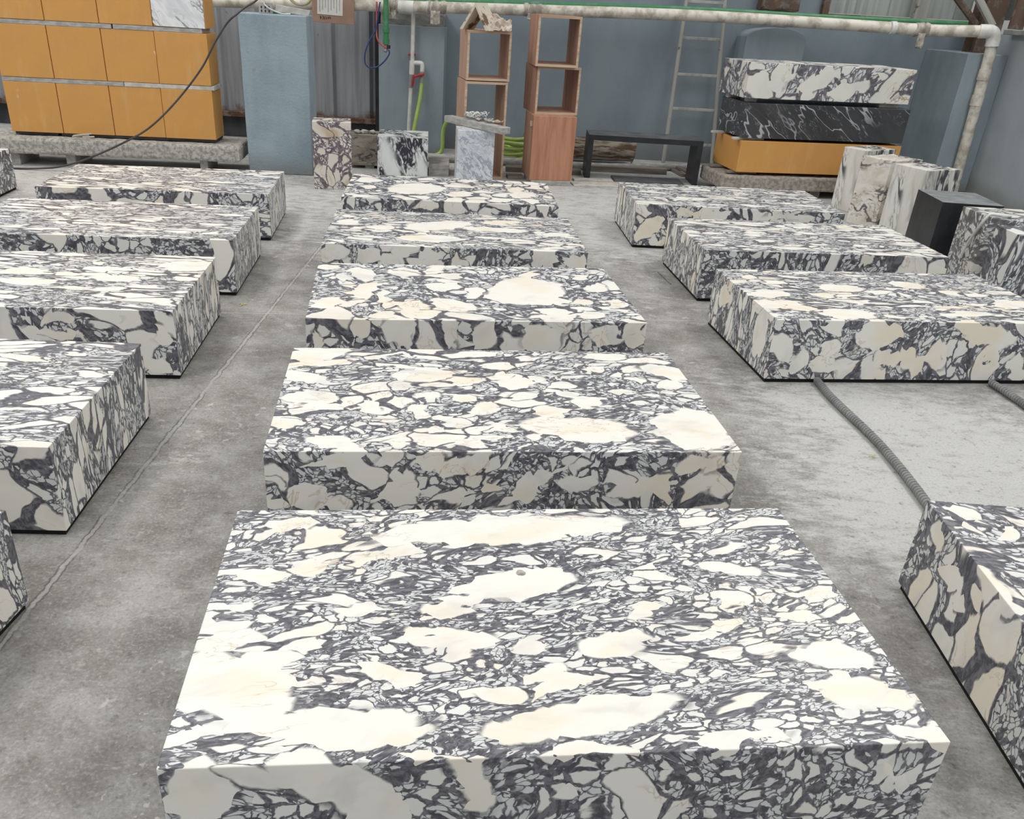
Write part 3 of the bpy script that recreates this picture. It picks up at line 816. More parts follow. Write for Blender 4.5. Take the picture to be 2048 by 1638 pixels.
for r in range(3):
    z = bz + r * (bh + 0.04)
    for c in range(4):
        w = bw / 4
        name = 'stone_block'
        if r == 2 and c == 3:
            t = thing(name, 'block with a white marble front and orange sides, top right of the orange stack', 'block', on_stack(w * c, 0, z), byaw, SUP)
            bm = box((0.002, 0.014, 0), (w - 0.004, bd, bh), 0.003)
            link_mesh('backing', bm, M['orange'], t)
            f = prism([(0.004, 0.03), (0.03, 0.004), (w - 0.012, 0.0), (w - 0.012, bh), (0.004, bh)], 0, 0.0145)
            for v in f.verts:
                v.co = Vector((v.co.x, v.co.z, v.co.y))
            link_mesh('marble_face', f, M['carrara_face'], t)['label'] = 'white marble face with a clipped corner'
        else:
            t = thing(name, 'orange backed block, %s from the left in the %s row of the orange stack' % (cols[c], rows[r]), 'block', on_stack(w * c, 0.004 * ((c * 7 + r * 3) % 3), z), byaw, SUP)
            link_mesh('backing', box((0.0015, 0, 0), (w - 0.0035, bd, bh), 0.003), M['orange'], t)
for r, spans in ((0, ((0.0, 1.06, 'grey_stone', 'long grey'), (1.065, 1.862, 'strip', 'white'))), (1, ((-0.02, 1.02, 'grey_stone', 'long grey'), (1.035, 1.80, 'grey_stone', 'short grey')))):
    z = bz + r * (bh + 0.04) + bh
    for a, b, m, word in spans:
        tag(link_mesh('spacer_strip', box((0, 0, 0), (b - a, 0.30, 0.036), 0.003), M[m], loc=on_stack(a, 0.004, z + 0.001), rot=(0, 0, byaw)), '%s spacer strip between the %s and %s rows of orange blocks' % (word, rows[r], rows[r + 1]), 'spacer')
bm = bmesh.new()
for a, b, cc in (((0, 0, 0), (0.15, 0.01, 0.018), 0), ((0.02, -0.02, 0.012), (0.17, 0.02, 0.03), 0), ((0.10, -0.01, 0.0), (0.21, -0.02, 0.012), 0)):
    add_tube(bm, [a, b], 0.007, 6)
tag(link_mesh('splinter_heap', bm, M['strip'], loc=(-3.88, 7.86, 0.275)), 'few pale splinters lying on the granite beam below the orange blocks', 'scraps')

# ------------------------------------------------------------------ marble pieces in front of the wall
def solid(name, label, cat, fit, mat, bev=0.003, z=0.0, group=None):
    x, y, yaw, w, d, h = fit
    return tag(link_mesh(name, box((0, 0, 0), (w, d, h), bev), mat, loc=(x, y, z), rot=(0, 0, yaw)), label, cat, group)
purple = breccia('purple_breccia', (3.3, 8.1, 2.2), (1.5, 1, 1), (0, 0.7, 0), 0.95, Big=0.62, Mid=0.45, Cream=0.9, Matrix=rgb(98, 80, 86), White=rgb(216, 210, 198), Warm=rgb(190, 168, 140), Vein=0.8)
solid('marble_block', 'upright brown purple breccia marble block leaning beside the rough blue pillar', 'block', (-1.603, 7.524, 0.17, 0.333, 0.275, 0.568), purple)
solid('marble_block', 'weathered brown grey marble block half hidden behind the purple breccia block', 'block', (-1.47, 8.62, 0.08, 0.29, 0.30, 0.295), M['weathered'], 0.004, 0.03)
solid('spacer_block', 'small stone spacer under the weathered brown marble block', 'spacer', (-1.32, 8.66, 0.08, 0.09, 0.2, 0.03), M['grey_stone'], 0.002)
solid('marble_block', 'low white marble block with bold black veins, left of the pale grey block', 'block', (-1.153, 8.342, 0.079, 0.491, 0.53, 0.355), M['ink_marble'])
solid('marble_block', 'pale grey marble block under the slanting stone strip', 'block', (-0.361, 7.96, 0.113, 0.342, 0.27, 0.509), M['carrara'])
for i, (x, y, r) in enumerate(((-1.40, 8.70, 0.035), (-1.33, 8.72, 0.045), (-1.25, 8.72, 0.035))):
    w = ('left end', 'middle', 'right end')[i]
    tag(link_mesh('stone_chip', pebble(r, i * 3.1, 0.55), M['grey_stone'], loc=(x, y, 0.345)), 'grey stone chip on the weathered block, %s of the row' % w, 'chip', 'chips on the weathered block')
# slanting strip
a, b = Vector((-0.52, 8.46, 0.512)), Vector((0.04, 7.80, 0.512))
d = b - a
st = tag(link_mesh('stone_strip', box((0, 0, 0), (d.length, 0.10, 0.058), 0.004), M['grey_stone'], loc=a, rot=(0, 0.0, math.atan2(d.y, d.x))), 'grey sawn stone strip laid aslant on the pale grey marble block', 'strip')
bm = bmesh.new()
rr = random.Random(11)
for k in range(9):
    c0 = Vector((rr.uniform(-.08, .08), rr.uniform(-.04, .04), 0.02))
    add_tube(bm, [c0 + Vector((0.05 * math.cos(t * 1.1) * rr.uniform(.6, 1), 0.045 * math.sin(t * 1.1), 0.022 + 0.022 * math.sin(t * 1.7 + k))) for t in range(6)], 0.0045, 6, 4)
tag(link_mesh('plastic_ties', bm, M['plastic_white'], loc=(-0.21, 8.265, 0.573)), 'tangle of white plastic ties on the slanting stone strip', 'scraps')
for i, (x, y, z, rz, lab) in enumerate(((-0.17, 8.14, 0.577, 0.2, 'crumpled grey film on the slanting strip, right of the white ties'), (-0.09, 8.06, 0.577, -0.3, 'second crumpled grey film near the right end of the slanting strip'))):
    s = sheet(0.16, 0.09, 8, 6, 0.022, 0.55, 4 + i)
    tag(link_mesh('film_scrap', s, M['rag'], loc=(x - 0.03, y, z + 0.012), rot=(0, 0, rz), smooth=False), lab, 'scraps')

# ------------------------------------------------------------------ wooden boxes
def open_box(label, fit, z, mat, t=0.021, group='open plywood boxes in the two stacks'):
    x, y, yaw, w, d, h = fit
    r = thing('wooden_box', label, 'box', (x, y, z), yaw, group)
    def panel(name, lo, hi):
        bm = box(lo, hi)
        bm.faces.ensure_lookup_table()
        bm.normal_update()
        for f in bm.faces:
            if abs(f.normal.y) > 0.9:
                f.material_index = 1
        link_mesh(name, bm, [mat, M['ply_edge']], r)
    panel('side_panel', (0, 0, 0), (t, d, h))
    panel('side_panel', (w - t, 0, 0), (w, d, h))
    panel('bottom_panel', (t, 0, 0), (w - t, d, t))
    panel('top_panel', (t, 0, h - t), (w - t, d, h))
    return r
open_box('tall open plywood box on the floor behind the pale grey marble block', (-0.327, 8.40, 0.23, 0.412, 0.42, 0.888), 0, M['veneer_pale'])
open_box('open plywood box with a torn carton on top, upper box of the left stack', (-0.322, 8.423, 0.203, 0.415, 0.45, 0.425), 0.896, M['veneer_pale'])
open_box('reddish open box in the middle of the right stack of wooden boxes', (0.344, 8.43, 0.199, 0.421, 0.50, 0.420), 0.632, M['veneer_dark'])
open_box('open plywood box on top of the right stack of wooden boxes', (0.315, 8.37, 0.118, 0.401, 0.52, 0.425), 1.054, M['veneer_dark'])
r = thing('wooden_box', 'closed reddish veneer box at the bottom of the right stack', 'box', (0.336, 8.279, 0.045), 0.154)
link_mesh('carcass', box((0, 0.012, 0), (0.416, 0.44, 0.587), 0.002), M['veneer_dark'], r)
link_mesh('front_panel', box((0, 0, 0), (0.416, 0.0125, 0.587), 0.002), M['veneer'], r)
link_mesh('grip_block', box((-0.018, 0.05, 0.485), (0.001, 0.085, 0.535), 0.004), M['ply_edge'], r)
solid('board', 'grey base board under the closed veneer box', 'board', (0.355, 8.26, 0.154, 0.39, 0.40, 0.044), M['grey_stone'], 0.003)
# torn carton and paper
t = thing('torn_carton', 'torn brown carton folded like a tent on the left stack of boxes', 'carton', (-0.405, 8.52, 1.323), -0.55)
tri = [(0, 0.0), (0.165, 0.222), (0.315, 0.0), (0.285, 0.0), (0.165, 0.19), (0.035, 0.0)]
bm = prism(tri, 0, 0.20)
for v in bm.verts:
    v.co = Vector((v.co.x, v.co.z, v.co.y))
link_mesh('carton_sleeve', bm, M['carton'], t)
s = sheet(1.0, 1.0, 16, 14, 1.0, 0.55, 2.2, 0.0)
TL, BL, BR, TR = Vector((-0.275, 8.56, 1.545)), Vector((-0.185, 8.42, 1.345)), Vector((0.075, 8.45, 1.330)), Vector((0.07, 8.68, 1.40))
s.verts.ensure_lookup_table()
for v in s.verts:
    a_, b_, n_ = v.co.x, v.co.y, v.co.z
    p_ = (TL * (1 - b_) + BL * b_) * (1 - a_) + (TR * (1 - b_) + BR * b_) * a_
    p_ = p_ + Vector((0.012 * n_, -0.035 * n_, 0.040 * n_ - 0.05 * a_ * (1 - a_)))
    p_.z = max(p_.z, 1.326)
    v.co = Matrix.Rotation(0.55, 3, 'Z') @ (p_ - t.location)
thicken(s, 0.003)
link_mesh('paper_wrap', s, M['crumple'], t)['label'] = 'crumpled pale paper draped over the carton'

# ------------------------------------------------------------------ bench, log and floor timber
r = thing('stone_bench', 'dark grey stone bench frame in front of the log', 'bench', (0.921, 8.759, 0), -0.013)
bw_, bd_, bh_, bt = 1.149, 0.375, 0.433, 0.052
link_mesh('top_slab', box((0, 0, bh_ - bt), (bw_, bd_, bh_), 0.002), [M['black_stone'], M['bench_dusty']], r)
link_mesh('leg_slab', box((0, 0, 0), (bt, bd_, bh_ - bt), 0.002), M['black_stone'], r)
link_mesh('leg_slab', box((bw_ - bt, 0, 0), (bw_, bd_, bh_ - bt), 0.002), M['black_stone'], r)
bm = tube([(0, 0, 0), (0.3, 0, 0.005), (0.6, 0.01, 0.0), (0.9, 0, 0), (1.25, 0.02, -0.005)], 0.118, 22, 8)
for v in bm.verts:
    v.co += mnoise.noise_vector(Vector((v.co.x * 2.0, v.co.y * 14, v.co.z * 14))) * 0.022
tag(link_mesh('log', bm, M['log'], loc=(0.30, 9.80, 0.150)), 'old split log lying by the wall behind the dark bench', 'log')
def plank(label, a, b, w, t, mat, z=0.0, name='timber_strip', roll=0.0):
    a, b = Vector(a), Vector(b)
    d = b - a
    bm = box((0, 0, 0), (d.length, w, t), 0.003)
    return tag(link_mesh(name, bm, mat, loc=(a.x, a.y, z), rot=(roll, 0, math.atan2(d.y, d.x))), label, 'strip')
plank('grey stone strip on the floor between the black veined block and the pale grey block', (-0.66, 8.46), (-0.46, 8.47), 0.40, 0.11, M['grey_stone'], 0.0, 'stone_strip')
plank('thin pale strip on the floor, right of the closed veneer box, nearer one', (0.78, 8.33), (1.26, 8.40), 0.20, 0.012, M['strip'])
plank('thin curved pale strip on the floor under the left end of the bench', (0.80, 8.58), (1.20, 8.62), 0.12, 0.02, M['strip'])
plank('grey timber on the floor between the two box stacks, nearer one', (0.13, 8.50), (0.29, 8.52), 0.16, 0.03, M['old_wood'])
plank('grey timber on the floor between the two box stacks, farther one', (0.11, 8.90), (0.90, 8.94), 0.12, 0.05, M['old_wood'])
plank('dark grey slab lying flat on the floor under the bench', (1.22, 8.70), (1.93, 8.72), 0.26, 0.018, M['slate'], 0.0, 'stone_slab')
plank('long grey timber lying behind the bench along the wall', (0.95, 9.20), (1.85, 9.26), 0.10, 0.06, M['old_wood'])
for i, (dx, z, nm) in enumerate(((0.0, 0.055, 'lower'), (0.055, 0.085, 'upper'))):
    plank('narrow diagonal batten behind the right bench leg, %s of the pair' % nm, (1.93 + dx, 9.60), (2.00 + dx, 9.20), 0.05, 0.028, M['old_wood'], z - 0.055 + 0.0005 if i == 0 else 0.03)
plank('pale board lying under the ladder foot by the wall', (1.55, 9.82), (2.55, 9.84), 0.08, 0.02, M['strip'])

# ------------------------------------------------------------------ stack of slabs at the right
plank('wooden bearer under the rough beam of the right slab stack, left one', (2.42, 8.30), (2.42, 8.80), 0.10, 0.06, M['old_wood'], 0.0, 'bearer')
plank('wooden bearer under the rough beam of the right slab stack, right one', (3.22, 8.44), (3.22, 8.94), 0.10, 0.06, M['old_wood'], 0.0, 'bearer')
tag(link_mesh('granite_beam', rough_box((0, 0, 0), (1.72, 0.60, 0.135), (34, 8, 4), 0.007, 9, 6.0, 0.018), M['granite_warm'], loc=(2.19, 8.24, 0.063), rot=(0, 0, 0.15)), 'rough brown grey beam under the orange slab at the right', 'beam')
def in_stack(a, b, z, x0=2.318, y0=8.30, yaw=0.146):
    c, s = math.cos(yaw), math.sin(yaw)
    return (x0 + a * c - b * s, y0 + a * s + b * c, z)
solid('stone_slab', 'thick orange backed slab at the bottom of the right slab stack', 'slab', (2.318, 8.30, 0.146, 1.64, 0.62, 0.289), M['orange'], 0.004, 0.227)
dark = solid('stone_slab', 'thick dark grey veined slab in the middle of the right slab stack', 'slab', (2.311, 8.30, 0.146, 1.64, 0.62, 0.308), M['black_marble'], 0.003, 0.541)
arab = breccia('large_breccia', (5.5, 2.0, 1.1), (1, 1, 1), (0, 0.5, 0), 0.52, clasts=(('f', 0.35, 0.16, 0.17, 0.085, 0.35), ('f', 0.70, 0.17, 0.20, 0.08, 0.45), ('f', 1.02, 0.09, 0.25, 0.09, 0.35), ('f', 1.40, 0.05, 0.16, 0.06, 0.25), ('f', 1.25, 0.24, 0.12, 0.035, 0.2), ('f', 0.17, 0.25, 0.06, 0.035, 0)), Big=0.5, Mid=0.55, Cream=0.6, Matrix=rgb(92, 88, 94), White=rgb(232, 229, 220), Warm=rgb(222, 210, 188), Vein=0.9)
solid('stone_slab', 'thick white and purple breccia slab on top of the right slab stack', 'slab', (2.272, 8.30, 0.175, 1.67, 0.596, 0.304), arab, 0.003, 0.889)
for a, b, L, yaw, lab in ((-0.07, 0.03, 0.32, 0.3, 'front left'), (-0.12, 0.44, 0.30, 0.25, 'back left'), (1.30, 0.25, 0.50, 0.1, 'right')):
    tag(link_mesh('spacer_strip', box((0, 0, 0), (L, 0.05, 0.021), 0.003), M['strip'], loc=in_stack(a, b, 0.518), rot=(0, 0, 0.146 + yaw * 0.3)), 'white spacer strip on the orange slab at its %s end' % lab, 'spacer')
for a, b, L, lab in ((0.02, 0.10, 0.10, 'front left'), (-0.02, 0.46, 0.14, 'back left'), (1.36, 0.10, 0.20, 'right')):
    tag(link_mesh('spacer_strip', box((0, 0, 0), (L, 0.06, 0.037), 0.003), M['strip'], loc=in_stack(a, b, 0.8505), rot=(0, 0, 0.146)), 'white spacer strip on the dark slab at its %s end' % lab, 'spacer')
for a, b, L, lab in ((-0.10, 0.38, 0.35, 'back left'), (-0.06, 0.06, 0.30, 'front left'), (1.2, 0.2, 0.30, 'right')):
    tag(link_mesh('spacer_strip', box((0, 0, 0), (L, 0.07, 0.022), 0.003), M['old_wood'], loc=in_stack(a, b, 0.204), rot=(0, 0, 0.146)), 'grey spacer strip under the orange slab at its %s end' % lab, 'spacer')

# ------------------------------------------------------------------ upright blocks at the right
solid('marble_block', 'white marble block with dark vertical veins, farthest of the three white upright blocks', 'block', (3.319, 7.80, 0.559, 0.40, 0.252, 0.55), M['vein_marble'])
solid('marble_block', 'white marble block with tan swirls, middle of the three white upright blocks', 'block', (3.257, 7.155, 0.502, 0.388, 0.295, 0.564), M['vein_marble_b'])
solid('marble_block', 'white marble block with one black band, nearest of the three white upright blocks', 'block', (3.364, 6.71, 0.465, 0.358, 0.326, 0.571), M['vein_marble'])
solid('stone_block', 'plain black stone block beside the white marble blocks at the right', 'block', (3.20, 6.07, -0.071, 0.424, 0.475, 0.46), [M['black_stone'], M['black_dusty']])
gb = breccia('grey_breccia', (1.5, 7.0, 4.1), (1, 1, 1), (0.3, 0.2, 0), 0.7, Big=0.5, Mid=0.5, Cream=0.35, Matrix=rgb(98, 96, 96), White=rgb(222, 218, 210), Warm=rgb(205, 196, 180), Vein=0.6)
tag(link_mesh('marble_block', prism([(0, 0.40), (0, 0.07), (0.10, 0.0), (0.41, 0.0), (0.41, 0.40)], 0, 0.468, 0.003), gb, loc=(3.269, 5.514, 0), rot=(0, 0, 0.012)), 'grey breccia block with a cut corner under the white strap, beside the black block', 'block')
gb2 = breccia('bold_breccia', (4.4, 1.2, 7.7), (1, 1, 0.6), (0, 0.3, 0), 0.75, Big=0.52, Mid=0.5, Cream=0.15, Matrix=rgb(72, 72, 82), White=rgb(232, 232, 228))
solid('marble_block', 'white and dark breccia block at the right edge, in front of the cut cornered block', 'block', (3.285, 5.21, 0.0, 0.50, 0.285, 0.44), gb2)
tag(link_mesh('strap', tube([(3.250, 5.72, 0.16), (3.243, 5.70, 0.22), (3.246, 5.67, 0.30), (3.250, 5.63, 0.38), (3.256, 5.60, 0.44), (3.275, 5.59, 0.482), (3.31, 5.58, 0.487), (3.36, 5.57, 0.482), (3.42, 5.60, 0.479)], 0.0095, 8, 6), M['plastic_white']), 'white strap curving over the edge of the grey breccia block', 'strap')

# ------------------------------------------------------------------ the breccia plinths
CLASTS = {
 'M1': [('t',0.736,0.769,0.371,0.062,0.14), ('t',0.453,0.665,0.096,0.029,0.17), ('t',0.742,0.542,0.154,0.06,0.24), ('t',0.574,0.452,0.088,0.038,0.14), ('t',0.549,0.349,0.117,0.037,-0.11), ('t',0.916,0.33,0.08,0.043,0.22), ('t',0.417,0.239,0.066,0.033,-0.44), ('t',0.089,0.206,0.157,0.09,-0.39), ('t',0.305,0.105,0.185,0.052,0.03), ('t',0.798,0.117,0.208,0.049,0.24), ('t',1.396,0.286,0.104,0.048,0.01), ('t',1.397,0.178,0.12,0.054,-0.15), ('t',1.454,0.061,0.082,0.027,-0.19), ('t',1.267,0.613,0.09,0.031,-0.12), ('t',1.16,0.38,0.098,0.016,0.42), ('t',0.247,0.599,0.046,0.031,-0.11), ('t',1.383,0.423,0.064,0.021,0.03), ('t',1.441,0.508,0.077,0.021,0.1), ('t',0.135,0.565,0.06,0.02,-0.05), ('t',0.737,0.234,0.078,0.026,0.33), ('t',0.348,0.442,0.053,0.028,0.12), ('t',0.071,0.451,0.069,0.018,-0.04), ('t',0.075,0.332,0.077,0.036,0.17), ('t',0.172,0.281,0.056,0.028,-0.08), ('t',0.055,0.077,0.09,0.02,0.15), ('t',1.078,0.061,0.128,0.017,0.13), ('t',0.756,0.199,0.084,0.022,0.42), ('t',0.374,0.064,0.127,0.023,0.19), ('t',1.002,0.433,0.058,0.023,0.54), ('t',1.318,0.295,0.026,0.017,0.45), ('t',0.639,0.176,0.041,0.019,0.11), ('t',0.728,0.315,0.039,0.022,0.05), ('t',0.187,0.787,0.072,0.036,-0.03), ('t',0.767,0.035,0.1,0.015,0.04), ('t',0.512,0.022,0.117,0.011,-0.04), ('f',1.439,0.18,0.156,0.074,-1.17), ('f',0.317,0.232,0.185,0.068,-0.7), ('f',0.063,0.225,0.098,0.062,1.42), ('f',0.549,0.261,0.117,0.045,-1.21), ('f',0.946,0.219,0.052,0.019,-1.38), ('f',0.747,0.208,0.057,0.034,-1.37), ('f',0.661,0.234,0.066,0.03,-1.46), ('f',1.221,0.291,0.049,0.026,-0.17)],
 'M2': [('t',0.126,0.783,0.147,0.055,0.29), ('t',0.114,0.683,0.134,0.041,0.32), ('t',0.089,0.555,0.105,0.041,-0.37), ('t',0.534,0.602,0.12,0.067,0.23), ('t',0.674,0.548,0.056,0.039,0.15), ('t',0.864,0.541,0.106,0.039,0.42), ('t',0.203,0.061,0.11,0.046,-0.49), ('t',1.008,0.179,0.194,0.086,-0.17), ('t',1.402,0.174,0.167,0.133,1.19), ('t',0.712,0.317,0.065,0.042,0.66), ('t',0.488,0.276,0.058,0.034,-1.34), ('t',0.113,0.387,0.102,0.044,0.01), ('t',0.177,0.325,0.096,0.027,0.01), ('t',1.076,0.384,0.065,0.036,0.14), ('t',1.024,0.446,0.042,0.029,0.23), ('t',1.237,0.483,0.058,0.025,0.09), ('t',1.478,0.652,0.122,0.064,-0.46), ('t',0.936,0.302,0.076,0.036,0.3), ('t',0.57,0.239,0.038,0.033,0.26), ('t',0.74,0.177,0.048,0.038,-0.78), ('t',0.316,0.311,0.048,0.037,-1.52), ('t',0.856,0.418,0.055,0.033,0.09), ('t',0.658,0.397,0.027,0.024,0.56), ('t',0.5,0.425,0.053,0.029,0.03), ('t',0.815,0.609,0.031,0.027,0.58), ('t',1.186,0.68,0.042,0.028,0.27), ('t',0.037,0.178,0.056,0.035,-0.06), ('t',0.541,0.148,0.033,0.027,0.1), ('t',0.412,0.062,0.047,0.029,0.03), ('t',0.648,0.055,0.04,0.029,0.12), ('t',1.425,0.544,0.061,0.035,0.18), ('f',0.191,0.263,0.107,0.026,0.13), ('f',0.393,0.146,0.084,0.035,0.37), ('f',0.129,0.142,0.05,0.035,0.03), ('f',0.59,0.25,0.086,0.032,0.2), ('f',0.801,0.163,0.12,0.029,0.62), ('f',1.185,0.171,0.12,0.047,0.3), ('f',1.396,0.245,0.092,0.048,-0.07), ('f',0.977,0.185,0.059,0.026,-0.03), ('f',0.68,0.172,0.061,0.023,-0.18), ('f',0.496,0.268,0.066,0.031,-0.01), ('f',0.393,0.223,0.027,0.025,0), ('f',0.373,0.272,0.047,0.017,0.41), ('f',0.022,0.201,0.041,0.025,0.03), ('f',0.915,0.245,0.118,0.021,0.52), ('f',0.217,0.119,0.038,0.019,0.02), ('f',1.289,0.142,0.052,0.038,-0.22), ('f',0.024,0.111,0.046,0.024,-0.01)],
 'M3': [('t',1.028,0.435,0.231,0.184,0.94), ('t',0.057,0.771,0.058,0.055,0.12), ('t',0.233,0.646,0.125,0.071,-1.39), ('t',0.436,0.689,0.113,0.065,-0.32), ('t',0.085,0.21,0.079,0.068,0.74), ('t',0.239,0.368,0.107,0.061,-1.57), ('t',0.333,0.346,0.096,0.037,1.55), ('t',0.617,0.468,0.1,0.064,0.15), ('t',0.641,0.21,0.119,0.076,-0.8), ('t',1.107,0.062,0.083,0.056,0.24), ('t',1.275,0.091,0.074,0.057,0.67), ('t',1.385,0.496,0.08,0.06,0.78), ('t',0.765,0.394,0.079,0.038,1.43), ('t',0.424,0.212,0.074,0.038,1.2), ('t',0.336,0.079,0.066,0.035,0.72), ('t',0.46,0.084,0.058,0.047,1.41), ('t',0.675,0.658,0.064,0.052,0.33), ('t',0.131,0.596,0.07,0.035,-1.15), ('t',1.14,0.282,0.093,0.044,0.46), ('t',1.351,0.67,0.064,0.048,0.71), ('t',1.432,0.257,0.067,0.047,0.98), ('t',0.601,0.776,0.075,0.036,0.85), ('t',0.287,0.478,0.059,0.032,0.07), ('t',1.249,0.274,0.058,0.044,0.74), ('t',0.298,0.135,0.042,0.023,1.53), ('f',0.223,0.258,0.048,0.046,1.13), ('f',0.397,0.236,0.081,0.074,0.08), ('f',0.635,0.239,0.083,0.043,-1.29), ('f',0.784,0.24,0.071,0.058,-1.32), ('f',1.014,0.222,0.088,0.068,-0.1), ('f',0.041,0.216,0.061,0.033,1.5), ('f',1.13,0.269,0.06,0.046,-0.09), ('f',1.334,0.229,0.09,0.059,-0.08), ('f',1.458,0.222,0.044,0.039,-0.93), ('f',0.109,0.233,0.037,0.026,1.52), ('f',0.892,0.266,0.034,0.032,-0.94)],
 'M4': [('t',0.639,0.499,0.229,0.111,0.49), ('t',0.607,0.178,0.205,0.086,0.01), ('t',0.995,0.445,0.216,0.061,-0.05), ('t',0.299,0.401,0.085,0.059,0.26), ('t',1.04,0.633,0.128,0.063,0.24), ('t',1.366,0.373,0.102,0.057,0.27), ('t',0.098,0.524,0.087,0.062,0.24), ('f',0.086,0.257,0.074,0.046,0.06), ('f',0.263,0.233,0.079,0.045,0.06), ('f',0.609,0.246,0.075,0.046,-0.23), ('f',0.833,0.244,0.035,0.03,-0.07), ('f',1.291,0.261,0.134,0.041,-0.23), ('f',1.453,0.257,0.061,0.047,-0.07), ('f',0.391,0.218,0.06,0.036,-0.61), ('f',0.46,0.271,0.079,0.026,0.04)],
 'M5': [('t',0.501,0.383,0.228,0.185,0.67), ('t',0.809,0.262,0.118,0.094,0.95), ('t',1.242,0.526,0.119,0.059,1.4), ('t',1.272,0.318,0.124,0.092,0.9), ('t',0.144,0.367,0.087,0.05,-1.56), ('t',0.148,0.633,0.097,0.078,0.55), ('t',0.897,0.773,0.09,0.065,0.56)],
 'R1': [('t',0.12,0.391,0.106,0.066,0.01), ('t',0.136,0.256,0.127,0.045,-0.06), ('t',0.563,0.496,0.134,0.072,-0.03), ('t',0.182,0.176,0.073,0.046,0.17), ('t',0.392,0.096,0.143,0.074,0.05), ('t',1.033,0.113,0.177,0.044,0.1), ('t',0.038,0.216,0.093,0.059,0.02), ('t',-0.112,0.082,0.134,0.042,-0.13), ('t',0.964,0.575,0.099,0.063,0.18), ('t',0.562,0.279,0.066,0.034,0.31), ('t',1.356,0.272,0.106,0.062,0.2), ('f',0.054,0.167,0.084,0.057,-1.14), ('f',0.276,0.258,0.068,0.043,-0.16), ('f',0.514,0.229,0.114,0.058,0.12), ('f',0.606,0.108,0.068,0.052,-0.63), ('f',0.689,0.126,0.071,0.038,-1.12), ('f',0.765,0.069,0.066,0.04,-1.22), ('f',0.885,0.145,0.088,0.031,-1.21), ('f',1.059,0.245,0.18,0.056,-0.26), ('f',1.151,0.106,0.061,0.042,-0.71), ('f',1.29,0.074,0.087,0.052,-0.96), ('f',0.151,0.095,0.058,0.037,1.5), ('f',0.266,0.08,0.067,0.047,-0.27), ('f',0.581,0.025,0.059,0.037,-0.2), ('f',0.372,0.015,0.036,0.027,-0.58), ('f',0.293,0.162,0.045,0.031,-0.22), ('s',0.644,0.193,0.126,0.051,-0.28), ('s',0.141,0.184,0.121,0.082,-1.47)],
 'R3': [('f',0.114,0.123,0.11,0.054,0.68), ('f',0.043,0.254,0.054,0.049,-0.74), ('f',0.508,0.251,0.206,0.038,0.04), ('f',1.133,0.254,0.194,0.031,0.05)],
 'L2': [('t',1.027,0.567,0.126,0.045,0.07), ('t',1.143,0.421,0.127,0.052,0.06), ('t',1.4,0.641,0.131,0.097,-0.07), ('t',0.693,0.498,0.098,0.06,-0.1), ('t',0.78,0.34,0.118,0.057,0), ('t',0.908,0.458,0.069,0.033,0.04), ('t',1.002,0.26,0.084,0.025,0.08), ('f',1.034,0.257,0.059,0.03,0.1), ('f',1.285,0.242,0.06,0.025,0.42), ('f',1,0.181,0.134,0.036,-0.16), ('f',1.464,0.178,0.068,0.045,0.16), ('f',1.49,0.27,0.042,0.027,0.15), ('f',1.443,0.069,0.07,0.055,0.27)],
 'R0': [('s',0.722,0.127,0.078,0.032,-0.17), ('s',0.61,0.188,0.054,0.051,1.25), ('s',0.716,0.223,0.058,0.036,0.15), ('s',0.648,0.062,0.039,0.034,-0.88), ('s',0.398,0.311,0.082,0.044,0.2), ('s',0.433,0.215,0.051,0.024,0.09), ('s',0.499,0.145,0.042,0.031,-0.82), ('s',0.714,0.272,0.03,0.019,-0.58), ('t',0.052,0.765,0.032,0.028,-0.94), ('t',0.066,0.663,0.061,0.017,-1.36), ('t',0.139,0.673,0.034,0.019,0.9), ('t',0.233,0.84,0.074,0.026,0.17)],
}

